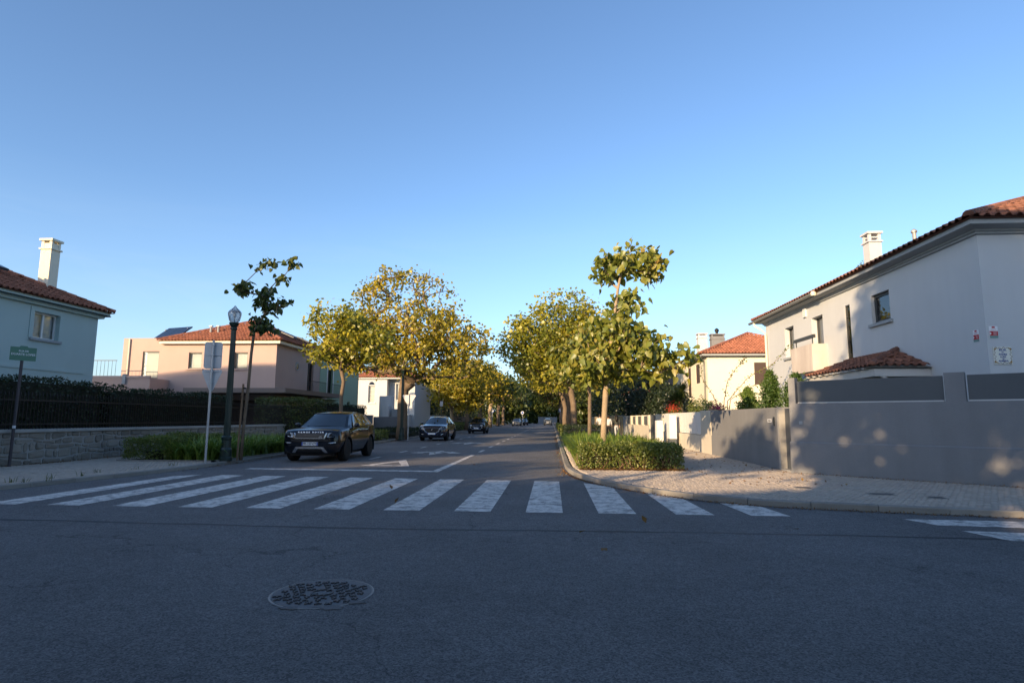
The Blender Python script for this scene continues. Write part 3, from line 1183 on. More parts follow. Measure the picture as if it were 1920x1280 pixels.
for k in range(2):
    M_ = Matrix.Translation((-18.45, 40.2 + k * 2.6, 7.13)) @ Matrix.Rotation(R(24), 4, 'Y')
    bw(MB().box(-.5, .5, -.35, .35, 0, .09, M=M_), 'skylight', M_DARKFRAME, H)
sp = thing('solar_panel', 'dark tilted solar collector on the flat block of the pink house', 'solar panel', (-25.6, 37.2, 6.45))
M_ = Matrix.Rotation(R(-18), 4, 'Z') @ Matrix.Rotation(R(38), 4, 'X')
for k in range(2):
    MB().box(-1.15 + k * 1.12, -.05 + k * 1.12, -.1, 1.6, .02, .09, M=M_).build('collector', M_SOLAR, sp)
MB().tube([(-1.0, .95, 0), (-.75, 1.25, .95)], .025).tube([(.9, .5, 0), (1.1, .75, .95)], .025).build('support', M_GALV, sp)

H = thing('house', 'green rendered house wall with small balcony behind the pink house', 'house', (-17.27, 47, .1))
o2, ux2 = (-17.26, 43.11, zb), (0, 1, 0)
q2 = [(1.5, 2.6, 2.95, 5.2), (1.3, 2.7, .8, 2.0), (6.2, 6.8, 1.9, 2.7)]
wall(H, o2, ux2, 8.9, 5.98, q2, M_W_GREEN)
window(H, o2, ux2, q2[0], M_DARKFRAME, M_DARK, mull=1, surround=M_WHITEFRAME, name='balcony_door')
window(H, o2, ux2, q2[1], M_WHITEFRAME, M_BLIND, surround=M_WHITEFRAME)
window(H, o2, ux2, q2[2], M_DARKFRAME, M_DARK)
bal = bw(obox(MB(), o2, ux2, .9, 3.4, 2.72, 2.9, .003, .65), 'balcony', M_W_GREEN, H)
rr = MB()
for k in range(14):
    obox(rr, o2, ux2, .94 + k * .18, .955 + k * .18, 2.9, 3.85, .6, .615)
obox(rr, o2, ux2, .92, 3.35, 3.85, 3.89, .59, .625)
bw(rr, 'railing', M_BLACKIRON, bal)
wall(H, (-17.26, 52.01, zb), (-1, 0, 0), 3.04, 5.98, [], M_W_GREEN)
wall(H, (-20.3, 52.01, zb), (0, -1, 0), 6.0, 5.98, [], M_W_GREEN)

# ------------------------------------------------------------------ white house further down on the left
H = thing('house', 'sunlit white house with arched window and red hip roof behind the big tree', 'house', (-16.9, 60, .1))
o, ux = (-20.4, 60, zb), (1, 0, 0)
q = [(1.55, 2.25, 2.9, 4.65)]
wall(H, o, ux, 3.5, 5.4, q, M_W_WHITE)
window(H, o, ux, q[0], M_WHITEFRAME, M_BLIND, sill=M_W_WHITE, bars=3)
ar = MB()
P_ = lambda a, r: Vector((-18.5 + r * math.cos(a), 59.985, 4.75 + .1 + r * math.sin(a)))
for k in range(8):
    a0, a1 = math.pi * k / 8, math.pi * (k + 1) / 8
    ar.poly([P_(a0, .3), P_(a0, .42), P_(a1, .42), P_(a1, .3)])
bw(ar, 'arch', M_W_WHITE, H)
ar = MB()
ar.poly([P_(math.pi * k / 8, .3) for k in range(9)])
bw(ar, 'arch_pane', M_SOLAR, H)
wall(H, (-16.9, 60, zb), (0, 1, 0), .9, 5.4, [], M_W_WHITE)
o3 = (-16.9, 60.9, zb)
q3 = [(.7, 2.2, 3.2, 4.9)]
wall(H, o3, ux, 2.7, 5.4, q3, M_W_WHITE)
window(H, o3, ux, q3[0], M_WHITEFRAME, M_BLIND, mull=1, sill=M_W_WHITE)
wall(H, (-14.2, 60.9, zb), (0, 1, 0), 8, 5.4, [], M_W_WHITE)
wall(H, (-20.4, 68.9, zb), (0, -1, 0), 8.9, 5.4, [], M_W_WHITE)
hip_roof(H, -20.8, -13.8, 59.6, 69.3, 5.6, 24, M_TILE, M_W_WHITE, seed=13, faces='ens')
chimney(H, -16.2, 63.5, 6.5, 9.6, .9, .9, M_W_WHITE)

# ------------------------------------------------------------------ white house on the right
H = thing('house', 'large white rendered house with tiled eaves and porch on the right corner', 'house', (10, 14.2, .1))
o, ux = (10, 28.1, zb), (0, -1, 0)
yy = lambda a, b, c, d: (28.1 - b, 28.1 - a, c - zb, d - zb)
q = [yy(17.95, 18.95, 4.4, 5.3), yy(20.28, 20.62, 3.3, 5.3), yy(24.95, 25.9, 4.05, 5.32), yy(22.3, 23.25, 3.3, 5.32)]
wall(H, o, ux, 13.9, 5.85, q, M_W_WHITE, depth=.26)
window(H, o, ux, q[0], M_DARKFRAME, M_DARK, depth=.16, sill=M_GREYTRIM, fw=.09)
window(H, o, ux, q[1], M_DARKFRAME, M_DARK, depth=.08, fw=.03, bars=4)
window(H, o, ux, q[2], M_DARKFRAME, M_BLIND, depth=.26, sill=M_GREYTRIM)
window(H, o, ux, q[3], M_DARKFRAME, M_BLIND, depth=.26, name='balcony_door')
wall(H, (10, 14.2, zb), (1, 0, 0), 12, 5.85, [], M_W_WHITE)
wall(H, (22, 28.1, zb), (-1, 0, 0), 12, 5.75, [], M_W_WHITE)
wall(H, (22, 14.2, zb), (0, 1, 0), 13.9, 5.75, [], M_W_WHITE)
SX = {'w': lambda U, V_: (V_ < .5), 's': lambda U, V_: (V_ < 3.2) & (U < 3.6)}
roofR = hip_roof(H, 9.55, 22.45, 13.75, 28.6, 6.08, 23, M_OLDTILE, M_GREYTRIM, single=SX, seed=14, tw=.235, faces='ws', fascia=.05)
ring_cornice(H, 10, 22, 14.2, 28.1, [(.003, 5.77), (.06, 5.79), (.06, 5.83), (.11, 5.85), (.11, 5.89), (.30, 5.92), (.36, 5.94), (.36, 6.03)], M_GREYTRIM)
g = MB()
prof = [(math.cos(a) * .085, math.sin(a) * .085) for a in np.linspace(math.pi, 2 * math.pi, 7)]
for i in range(6):
    (a0, c0), (a1, c1) = prof[i], prof[i + 1]
    g.poly([(9.53 + a0, 21.9, 6.03 + c0), (9.53 + a1, 21.9, 6.03 + c1), (9.53 + a1, 28.9, 6.03 + c1), (9.53 + a0, 28.9, 6.03 + c0)])
    g.poly([(9.53 + a0 * .9, 21.9, 6.03 + c0 * .9), (9.53 + a0 * .9, 28.9, 6.03 + c0 * .9), (9.53 + a1 * .9, 28.9, 6.03 + c1 * .9), (9.53 + a1 * .9, 21.9, 6.03 + c1 * .9)])
g.poly([(9.53 + a, 21.9, 6.03 + c) for a, c in prof])
gut = bw(g, 'gutter', M_ZINC, H)
for k in range(9):
    r_ = MB()
    y_ = 22.2 + k * .8
    for i in range(6):
        (a0, c0), (a1, c1) = prof[i], prof[i + 1]
        r_.poly([(9.53 + a0 * 1.08, y_, 6.03 + c0 * 1.08), (9.53 + a1 * 1.08, y_, 6.03 + c1 * 1.08), (9.53 + a1 * 1.08, y_ + .05, 6.03 + c1 * 1.08), (9.53 + a0 * 1.08, y_ + .05, 6.03 + c0 * 1.08)])
    bw(r_, 'bracket', M_ZINC, gut)
bw(MB().tube([(9.53, 28.3, 5.97), (9.56, 28.25, 5.8), (9.75, 28.0, 5.6), (9.92, 27.95, 5.4), (9.93, 27.95, .2)], .05), 'rain_pipe', M_W_CREAM, H, True)
bw(MB().lathe([(.09, 0), (.10, .1), (.06, .16)], 10, at=(9.53, 21.85, 5.93)), 'gutter_end', M_W_CREAM, H)
ch = chimney(H, 12.6, 23.5, 6.6, 8.75, .46, .46, M_W_WHITE, open_top=True)
bw(MB().tube([(11.5, 19.0, 6.7), (11.5, 19.0, 7.35)], .06).lathe([(.09, 0), (.09, .06), (.02, .12)], 10, at=(11.5, 19.0, 7.35)), 'flue', M_ZINC, H)
bw(MB().box(9.93, 9.995, 23.6, 23.85, 5.45, 5.82), 'alarm_box', M_WHITEFRAME, H)
# balcony with stained parapet
bal = bw(MB().box(9.45, 9.999, 22.06, 23.95, 3.2, 4.2), 'balcony', M_RUSTY, H)
rb = MB().box(9.50, 9.58, 22.0, 23.8, 4.42, 4.54)
for y_ in (22.15, 23.6):
    rb.box(9.52, 9.55, y_, y_ + .03, 4.2, 4.42)
bw(rb, 'handrail', M_DARKFRAME, bal)
# ground-floor windows under the balcony
o_ = (10, 23.9, .1)
gl = bw(obox(MB(), o_, ux, .2, 3.3, 1.2, 2.9, .003, .06), 'veranda_frame', M_DARKFRAME, H)
for k in range(4):
    bw(obox(MB(), o_, ux, .28 + k * .76, .94 + k * .76, 1.3, 2.8, .061, .066), 'pane', M_BLIND if k % 2 else M_SOLAR, gl)
# porch
po = bw(MB().poly([(8.45, 16.2, 2.84), (8.45, 20.4, 2.84), (10.0, 20.4, 3.42), (10.0, 17.75, 3.42)]).poly([(8.45, 16.2, 2.84), (10.0, 17.75, 3.42), (10.0, 16.2, 2.84)]), 'porch', M_WOODWHITE, H)
vd = Vector((1.55, 0, .58)).normalized()
L_ = math.hypot(1.55, .58)
roof_face(po, (8.45, 20.4, 2.86), (0, -1, 0), vd, [(0, 0), (4.2, 0), (2.65, L_), (0, L_)], M_OLDTILE, tw=.21, tl=.34, single=lambda U, V_: U > -1, seed=21)
roof_face(po, (8.45, 16.2, 2.86), (1, 0, 0), Vector((0, 1.55, .58)), [(0, 0), (1.55, 0), (1.55, L_)], M_OLDTILE, tw=.21, tl=.34, single=lambda U, V_: U > -1, seed=22)
ridge_caps(po, [((8.42, 16.17, 2.9), (9.99, 17.75, 3.48))], M_OLDTILE, r=.09)
bm_ = MB().box(8.55, 8.67, 16.3, 20.3, 2.60, 2.80).box(8.67, 9.995, 16.3, 16.42, 2.60, 2.80).box(8.67, 9.995, 20.18, 20.3, 2.60, 2.80)
bw(bm_, 'beam', M_WOODWHITE, po)
for k in range(9):
    bw(MB().box(8.42, 9.9, 16.62 + k * .44, 16.68 + k * .44, 2.805, 2.835), 'rafter_end', M_WOODWHITE, po)
for y_ in (16.36, 20.2):
    bw(MB().tube([(8.75, y_, 2.62), (9.97, y_, 1.75)], .055, 6), 'strut', M_WOODWHITE, po)

# tile plaque and alarm signs
M_AZU = mat('glazed_tile', (0.70, 0.69, 0.62), rough=0.25, var=0.06, scale=6, spec=0.5)
M_BLUEINK = mat('cobalt', (0.02, 0.05, 0.22), rough=0.3, var=0.2, scale=20)
M_OCHRE = mat('ochre_glaze', (0.36, 0.22, 0.05), rough=0.3, var=0.2, scale=20)
M_BROWNINK = mat('umber_glaze', (0.12, 0.06, 0.04), rough=0.3, var=0.2, scale=20)
M_RED = mat('sign_red', (0.42, 0.015, 0.02), rough=0.4, var=0.1)
M_TEAL = mat('sign_teal', (0.14, 0.27, 0.25), rough=0.4, var=0.1)
FACE_S = Matrix.Rotation(R(90), 4, 'X')                       # lettering that faces the camera side


def put(me, name, parent, x, y, z, rot=FACE_S, sx=1.0):
    o = link(name, me, parent)
    o.matrix_local = Matrix.Translation((x, y, z)) @ rot @ Matrix.Diagonal((sx, 1, 1, 1))
    return o


pq = thing('street_name_plaque', 'square glazed tile street name plaque with blue letters and scrolled border', 'plaque', (10.30, 14.19, 2.72))
for i in range(3):
    for j in range(3):
        MB().box(-.2 + i * .1335, -.2 + i * .1335 + .132, -.012, .006, j * .1335, j * .1335 + .132).build('tile', M_AZU, pq)
for txt, z_, s_, sx in (('RUA', .325, .072, 1.1), ('DO', .270, .026, 1.2), ('PADRE', .222, .056, 1.05), ('LUIZ', .166, .056, 1.05), ('DE', .120, .026, 1.2), ('ALMEIDA', .074, .052, 1.0)):
    put(text_mesh(txt, s_, M_BLUEINK, bold=.0022), 'lettering', pq, 0, -.0135, z_, sx=sx)
bd = MB()
for side in range(4):
    pts = []
    for k in range(41):
        s = -.17 + .34 * k / 40
        w = .018 * math.sin(k / 40 * math.pi * 8) + .008 * math.sin(k / 40 * math.pi * 4)
        x, z_ = (s, -.172 + w)
        for _ in range(side):
            x, z_ = -z_, x
        pts.append((x, -.0135, z_ + .2))
    bd.tube(pts, .0045, 4)
bd.build('scroll_border', M_BROWNINK, pq)
oc = MB()
for sx in (-1, 1):
    for sz in (-1, 1):
        for k in range(3):
            oc.lathe([(.018 - k * .003, 0), (.016 - k * .003, .002)], 8, at=(sx * (.172 - k * .022), -.0150, .2 + sz * (.172 - (2 - k) * .014)), axis='Y')
oc.build('corner_flower', M_OCHRE, pq)


def alarm_sign(label, loc, rot):
    a = thing('alarm_sign', label, 'sign', loc, 0, 'alarm company signs on the white house')
    a.matrix_world = Matrix.Translation(loc) @ rot
    MB().box(-.095, .095, -.006, 0, 0, .28).build('board', M_PLATE, a)
    MB().box(-.092, .092, -.008, -.0062, .058, .165).build('red_field', M_RED, a)
    MB().box(-.092, .092, -.008, -.0062, .003, .056).build('green_field', M_TEAL, a)
    MB().box(-.034, .034, -.008, -.0062, .235, .272).build('emblem', M_RED, a)
    sc = [(-.055 + .011 * k, -.008, .198 + .0009 * k + .010 * math.sin(k * 2.1)) for k in range(11)]
    MB().tube(sc, .0032, 4).build('script_word', M_RED, a)
    for k, w in enumerate((.07, .06, .066)):
        MB().box(-.01, w, -.0092, -.0081, .135 - k * .026, .141 - k * .026).build('text_line', M_PLATE, a)
    MB().raw([(-.088, -.0092, .07), (-.05, -.0092, .112), (-.088, -.0092, .15)], [(0, 1, 2)]).build('arrow_mark', M_PLATE, a)
    return a


alarm_sign('red and white alarm sign right of the house corner, above the tile plaque', (10.155, 14.195, 3.32), Matrix.Identity(4))
alarm_sign('red and white alarm sign left of the house corner, on the long wall', (9.995, 14.52, 3.28), Matrix.Rotation(R(-90), 4, 'Z'))

# ------------------------------------------------------------------ cream house beyond
H = thing('house', 'cream house with brown shutters and red hip roof beyond the conifers', 'house', (10.83, 42, .1))
o, ux = (10.83, 52, zb), (0, -1, 0)
yy = lambda a, b, c, d: (52 - b, 52 - a, c - zb, d - zb)
q = [yy(44.1, 45.3, 4.1, 5.5), yy(46.9, 47.9, 3.1, 5.45), yy(47.0, 47.8, 1.2, 2.1)]
wall(H, o, ux, 10, 5.8, q, M_W_CREAM, depth=.1)
for a in q:
    bw(obox(MB(), o, ux, a[0] + .005, a[1] - .005, a[2] + .005, a[3] - .005, -.09, -.03), 'shutter', M_SHUTTER, H)
bal = bw(obox(MB(), o, ux, 52 - 48.6, 52 - 46.3, 2.85, 3.0, .003, .7), 'balcony', M_W_CREAM, H)
rr = MB()
for k in range(13):
    obox(rr, o, ux, 3.45 + k * .18, 3.465 + k * .18, 3.0, 3.95, .64, .655)
obox(rr, o, ux, 3.43, 5.66, 3.95, 3.99, .63, .665)
bw(rr, 'railing', M_BLACKIRON, bal)
bw(obox(MB(), o, ux, 4.6, 8.6, 2.28, 2.4, .003, .9), 'door_hood', M_W_CREAM, H)
o2, u2 = (10.83, 42, zb), (1, 0, 0)
q2 = [(3.2, 4.4, 3.75, 5.3), (4.9, 5.8, 3.75, 5.3)]
wall(H, o2, u2, 8.4, 5.8, q2, M_W_CREAM, depth=.1)
for a in q2:
    bw(obox(MB(), o2, u2, a[0] + .005, a[1] - .005, a[2] + .005, a[3] - .005, -.09, -.03), 'shutter', M_SHUTTER, H)
wall(H, (19.23, 42, zb), (0, 1, 0), 22, 5.8, [], M_W_CREAM)
wall(H, (10.84, 64, zb), (0, -1, 0), 11.99, 5.8, [yy(-0, 1, 3, 5)] and [], M_W_TAUPE, name='neighbour_wall')
hip_roof(H, 10.3, 19.8, 41.45, 64.5, 6.0, 23, M_TILE, M_GREYTRIM, seed=15, faces='ws')
chimney(H, 12.4, 49.5, 6.6, 8.5, .7, .7, M_W_WHITE)
c2 = chimney(H, 12.3, 44.6, 6.6, 7.75, .95, .6, M_CONC)
bw(MB().lathe([(.10, 0), (.10, .16), (.16, .2), (.16, .36), (.03, .46)], 10, at=(12.3, 44.6, 7.75)), 'cowl', M_BLACKIRON, c2)
bw(MB().tube([(10.42, 42.2, 5.95), (10.5, 42.3, 5.75), (10.74, 42.5, 5.4), (10.76, 42.5, .2)], .05), 'rain_pipe', M_ZINC, H, True)

H = thing('house', 'small dull pink house far down the right side, glimpsed under the trees', 'house', (10.5, 76, .1))
wall(H, (10.5, 76, zb), (1, 0, 0), 7, 4.6, [(.9, 1.8, 2.2, 3.4)], M_W_PINK)
window(H, (10.5, 76, zb), (1, 0, 0), (.9, 1.8, 2.2, 3.4), M_DARKFRAME, M_DARK)
wall(H, (10.5, 86, zb), (0, -1, 0), 10, 4.6, [], M_W_PINK)
hip_roof(H, 10, 18, 75.5, 86.5, 4.8, 23, M_TILE, M_W_CREAM, seed=16, faces='ws')

# ------------------------------------------------------------------ houses of the far side of the crossing street (behind the camera)
for k, (x0, x1, y0, y1, hh, m_, lb) in enumerate([(-37, -23, -25, -12.5, 6.3, M_W_CREAM, 'cream house across the crossing street, leftmost behind the camera'),
                                                  (-21.5, -8, -25, -12.5, 5.15, M_W_PINK, 'pink house across the crossing street, middle one behind the camera'),
                                                  (-6.5, 8, -26, -13, 6.4, M_W_WHITE, 'white house across the crossing street, rightmost behind the camera')]):
    H = thing('house', lb, 'house', (x0, y1, .1))
    q = [(1.5, 2.7, 3.7, 5.0), (5, 6.2, 3.7, 5.0), (8.5, 9.7, 3.7, 5.0), (1.5, 2.7, .9, 2.3), (5.1, 6.1, .02, 2.2), (8.5, 9.7, .9, 2.3)]
    wall(H, (x1, y1, zb), (-1, 0, 0), x1 - x0, hh, q, m_)
    for a in q:
        window(H, (x1, y1, zb), (-1, 0, 0), a, M_WHITEFRAME, M_BLIND, mull=1)
    wall(H, (x0, y0, zb), (1, 0, 0), x1 - x0, hh, [], m_)
    wall(H, (x1, y0, zb), (0, 1, 0), y1 - y0, hh, [], m_)
    wall(H, (x0, y1, zb), (0, -1, 0), y1 - y0, hh, [], m_)
    hip_roof(H, x0 - .5, x1 + .5, y0 - .5, y1 + .5, hh + .3, 24, M_TILE, m_, seed=30 + k, faces='n')
H = thing('house', 'three storey grey block beyond the pale blue house, left of the picture', 'house', (-35, 10, .1))
for o_, u_, w_ in (((-41, 5, zb), (1, 0, 0), 12), ((-29, 5, zb), (0, 1, 0), 10), ((-29, 15, zb), (-1, 0, 0), 12), ((-41, 15, zb), (0, -1, 0), 10)):
    q = [(1.4 + 3.2 * i, 2.6 + 3.2 * i, 1.0 + 3 * j, 2.3 + 3 * j) for i in range(3) for j in range(3)]
    wall(H, o_, u_, w_, 9.2, q, M_GREYTRIM)
    for a in q:
        window(H, o_, u_, a, M_WHITEFRAME, M_DARK, mull=1)
hip_roof(H, -41.4, -28.6, 4.6, 15.4, 9.4, 24, M_TILE, M_GREYTRIM, seed=40, faces='e')
# ------------------------------------------------------------------ foliage helpers
OVAL_V = np.array([(0, 0, 0), (-.34, .48, .08), (0, 1, -.06), (.34, .48, .08)])
OVAL_F = np.array([(0, 2, 1), (0, 3, 2)])
HEART_V = np.array([(0, 0, 0), (-.28, -.08, .06), (-.46, .18, .13), (-.34, .60, .06), (0, 1.08, -.26), (.34, .60, .02), (.46, .18, .09), (.28, -.08, .04), (0, .42, -.06)])
HEART_F = np.array([(8, 0, 1), (8, 1, 2), (8, 2, 3), (8, 3, 4), (8, 4, 5), (8, 5, 6), (8, 6, 7), (8, 7, 0)])
LOBE_V = np.array([(0, 0, 0), (-.42, .12, .05), (-.36, .48, .03), (-.48, .74, -.02), (0, .72, .0), (.48, .74, -.02), (.36, .48, .03), (.42, .12, .05)])
LOBE_F = np.array([(0, 2, 1), (0, 4, 2), (2, 4, 3), (0, 6, 4), (4, 6, 5), (0, 7, 6)])


def unit(a):
    return a / np.maximum(np.linalg.norm(a, axis=-1, keepdims=True), 1e-9)


def leaf_cloud(name, P, size, rg, m, parent=None, tv=OVAL_V, tf=OVAL_F, droop=.3, up=.6, kind=None):
    """One mesh of separate leaves at the points P."""
    n = len(P)
    d = rg.normal(0, 1, (n, 3))
    d[:, 2] = d[:, 2] * .7 - droop
    d = unit(d)
    nn = rg.normal(0, 1, (n, 3))
    nn[:, 2] = np.abs(nn[:, 2]) * .6 + up
    nn = unit(nn - d * (nn * d).sum(1, keepdims=True))
    s = np.cross(d, nn)
    size = np.broadcast_to(size, (n,))
    k = len(tv)
    V = P[:, None, :] + size[:, None, None] * (tv[None, :, 0:1] * s[:, None] + tv[None, :, 1:2] * d[:, None] + tv[None, :, 2:3] * nn[:, None])
    F_ = (tf[None] + k * np.arange(n)[:, None, None]).reshape(-1, tf.shape[1])
    o = link(name, fast_mesh(name, V.reshape(-1, 3), F_, m), parent)
    if kind:
        tag(o, kind=kind)
    return o


def blades(name, P, L, rg, m, parent=None, w=.022, lean=.8, kind=None):
    """Arching strap leaves."""
    n = len(P)
    az = rg.uniform(0, 2 * math.pi, n)
    ln = np.abs(rg.normal(lean, .25, n))
    L = np.broadcast_to(L, (n,)) * rg.uniform(.65, 1.15, n)
    S = 5
    t = np.linspace(0, 1, S)
    ang = ln[:, None] * (t[None] ** 1.4) * 1.35 + .12
    dx = np.sin(ang)
    dz = np.cos(ang)
    hx = np.cumsum(dx, 1) - dx[:, :1]
    hz = np.cumsum(dz, 1) - dz[:, :1]
    hx *= (L / (S - 1))[:, None]
    hz *= (L / (S - 1))[:, None]
    c, s = np.cos(az)[:, None], np.sin(az)[:, None]
    X, Y, Zz = P[:, 0:1] + hx * c, P[:, 1:2] + hx * s, P[:, 2:3] + hz
    ww = w * (1 - t ** 2.2 * .92)[None] * rg.uniform(.7, 1.25, (n, 1))
    l = np.stack([X - s * ww, Y + c * ww, Zz], -1)
    r = np.stack([X + s * ww, Y - c * ww, Zz], -1)
    V = np.stack([l, r], 2).reshape(n, -1, 3)
    q = np.array([(2 * i, 2 * i + 1, 2 * i + 3, 2 * i + 2) for i in range(S - 1)])
    F_ = (q[None] + 2 * S * np.arange(n)[:, None, None]).reshape(-1, 4)
    o = link(name, fast_mesh(name, V.reshape(-1, 3), F_, m, smooth=True), parent)
    if kind:
        tag(o, kind=kind)
    return o


def box_shell(rg, n, x0, x1, y0, y1, z0, z1, depth=.1, bottom=False):
    """Random points just inside the faces of a box, by area."""
    a = np.array([(y1 - y0) * (z1 - z0)] * 2 + [(x1 - x0) * (z1 - z0)] * 2 + [(x1 - x0) * (y1 - y0)])
    k = rg.choice(5, n, p=a / a.sum())
    P = np.stack([rg.uniform(x0, x1, n), rg.uniform(y0, y1, n), rg.uniform(z0, z1, n)], 1)
    d = np.abs(rg.normal(0, depth, n)) - depth * .5
    P[:, 0] = np.where(k == 0, x0 + d, np.where(k == 1, x1 - d, P[:, 0]))
    P[:, 1] = np.where(k == 2, y0 + d, np.where(k == 3, y1 - d, P[:, 1]))
    P[:, 2] = np.where(k == 4, z1 - d, P[:, 2])
    lump = .05 * np.sin(P[:, 1] * 2.3 + 1) + .04 * np.sin(P[:, 0] * 3.1 + P[:, 1] * 5)
    P[:, 2] += np.where(k == 4, lump, 0)
    return P


M_L_HEDGE = leaf_mat('hedge_leaf', [(0, (.012, .022, .008)), (.5, (.022, .040, .012)), (1, (.045, .060, .018))], scale=1.5, trans=.2)
M_L_BOX = leaf_mat('box_leaf', [(0, (.07, .10, .018)), (.5, (.14, .18, .03)), (.85, (.23, .24, .045)), (1, (.26, .17, .06))], scale=2.5, trans=.3)
M_L_STRAP = leaf_mat('strap_leaf', [(0, (.08, .15, .022)), (.55, (.17, .26, .035)), (1, (.33, .35, .06))], scale=1.5, trans=.35, gloss=.06)
M_L_YELLOW = leaf_mat('autumn_leaf', [(0, (.09, .12, .016)), (.3, (.22, .21, .02)), (.55, (.40, .33, .028)), (.8, (.54, .41, .032)), (1, (.36, .20, .04))], scale=.35, trans=.4)
M_L_MIX = leaf_mat('turning_leaf', [(0, (.06, .09, .014)), (.4, (.14, .165, .02)), (.7, (.32, .28, .025)), (1, (.50, .38, .03))], scale=.3, trans=.4)
M_L_HALF = leaf_mat('half_turned_leaf', [(0, (.09, .13, .018)), (.45, (.26, .265, .026)), (.8, (.50, .42, .035)), (1, (.56, .42, .04))], scale=.3, trans=.4, spread=.45)
M_L_GREEN = leaf_mat('green_leaf', [(0, (.028, .05, .012)), (.5, (.065, .095, .018)), (1, (.17, .17, .028))], scale=.4, trans=.35)
M_L_CATALPA = leaf_mat('catalpa_leaf', [(0, (.10, .15, .025)), (.5, (.22, .25, .035)), (.85, (.34, .31, .045)), (1, (.38, .24, .055))], scale=.7, trans=.42, gloss=.06)
M_L_DARK = leaf_mat('evergreen_leaf', [(0, (.010, .018, .007)), (.6, (.020, .034, .011)), (1, (.04, .055, .016))], scale=.8, trans=.2)
M_L_CONIFER = leaf_mat('conifer_leaf', [(0, (.07, .13, .02)), (.5, (.13, .21, .03)), (1, (.22, .28, .045))], scale=1.5, trans=.25)
M_L_LITTER = leaf_mat('dry_leaf', [(0, (.10, .045, .018)), (.5, (.20, .10, .03)), (1, (.30, .19, .05))], scale=3, trans=.2)
M_PETAL = mat('magenta_petal', (0.45, 0.02, 0.11), rough=.6, var=.3, scale=20)
M_PETALRED = mat('coral_petal', (0.55, 0.06, 0.03), rough=.6, var=.3, scale=20)
M_CORE = mat('hedge_inner_shade', (0.020, 0.020, 0.012), var=.4, scale=8)  # near-black colour stands in for the shade inside a hedge


def hedge(name, label, x0, x1, y0, y1, z0, z1, leaf, n, m, seed, cat='hedge', parent=None, group=None, inset=.12):
    rg = rnd(seed)
    h = thing(name, label, cat, ((x0 + x1) / 2, (y0 + y1) / 2, z0), 0, group) if parent is None else parent
    off = wloc(h)
    P = box_shell(rg, n, x0, x1, y0, y1, z0 + .04, z1) - np.array(off)
    leaf_cloud('foliage', P, leaf * rg.uniform(.6, 1.3, n), rg, m, h, droop=.1, up=.2)
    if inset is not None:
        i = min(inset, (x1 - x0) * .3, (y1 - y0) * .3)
        bw(MB().box(x0 + i, x1 - i, y0 + i, y1 - i, z0, z1 - i), 'shaded_core', M_CORE, h)  # plain solid box, no branches; inner shade is put into its colour
    return h


def twigs(rg, x0, x1, y0, y1, z0, z1, n):
    mb = MB()
    for _ in range(n):
        p = Vector((rg.uniform(x0, x1), rg.uniform(y0, y1), z0))
        q = p + Vector((rg.normal(0, .12), rg.normal(0, .12), (z1 - z0) * rg.uniform(.6, 1)))
        m_ = (p + q) / 2 + Vector((rg.normal(0, .05), rg.normal(0, .05), 0))
        mb.tube([p, m_, q], [.012, .009, .004], 4, cap=False)
    return mb


# ------------------------------------------------------------------ stone wall, iron fence and hedge on the left
sw = thing('stone_wall', 'low granite rubble wall with pale coping below the dark hedge', 'wall', (-14.4, 20, .1))
bw(MB().box(-14.75, -14.44, 9.0, 31.5, .02, 1.0), 'mortar', M_MORTAR, sw)
for k in range(15):
    y0 = 9.0 + k * 1.5
    bw(MB().box(-14.80, -14.36, y0 + .004, y0 + 1.496, 1.0, 1.085, bev=.008), 'coping', M_CAP, sw)
rg = random.Random(17)
zrows = [.10, .29, .48, .66, .83, .995]


def zline(i, y):
    if i == 0 or i == 5:
        return zrows[i]
    return zrows[i] + .045 * math.sin(y * 1.7 + i * 2.1) + .028 * math.sin(y * 4.3 + i)


for i in range(5):
    y = 9.05 + rg.uniform(0, .2)
    while y < 30.8 and len(sw.children) < 300:
        w = rg.uniform(.2, .62) if i else rg.uniform(.3, .8)
        if rg.random() < .2:
            w = rg.uniform(.12, .2)
        y1 = y + w
        j = .02
        lo0, lo1, hi0, hi1 = zline(i, y) + j, zline(i, y1) + j, zline(i + 1, y) - j, zline(i + 1, y1) - j
        lom, him = (lo0 + lo1) / 2 + rg.uniform(-.015, .015), (hi0 + hi1) / 2 + rg.uniform(-.015, .02)
        cut = min(w, hi0 - lo0) * rg.uniform(.12, .3)
        out = [(y + cut + j, lo0), ((y + y1) / 2, lom), (y1 - cut * rg.uniform(.5, 1.2) - j, lo1), (y1 - j, lo1 + cut), (y1 - j + rg.uniform(-.02, .01), hi1 - cut),
               (y1 - cut - j, hi1), ((y + y1) / 2, him), (y + cut * rg.uniform(.5, 1.2) + j, hi0), (y + j, hi0 - cut), (y + j + rg.uniform(-.01, .02), lo0 + cut)]
        cy, cz = (y + y1) / 2, (lom + him) / 2
        pr = rg.uniform(.02, .055)
        k = len(out)
        vs = [(-14.46, a, b) for a, b in out] + [(-14.44 + pr * .6, cy + (a - cy) * .96, cz + (b - cz) * .94) for a, b in out] + \
             [(-14.44 + pr + rg.uniform(-.012, .012), cy + (a - cy) * .78, cz + (b - cz) * .72) for a, b in out]
        fs = [(q, (q + 1) % k, k + (q + 1) % k, k + q) for q in range(k)] + [(k + q, k + (q + 1) % k, 2 * k + (q + 1) % k, 2 * k + q) for q in range(k)] + [tuple(range(2 * k, 3 * k))]
        bw(MB().raw(vs, fs), 'stone', M_STONE, sw)
        y = y1

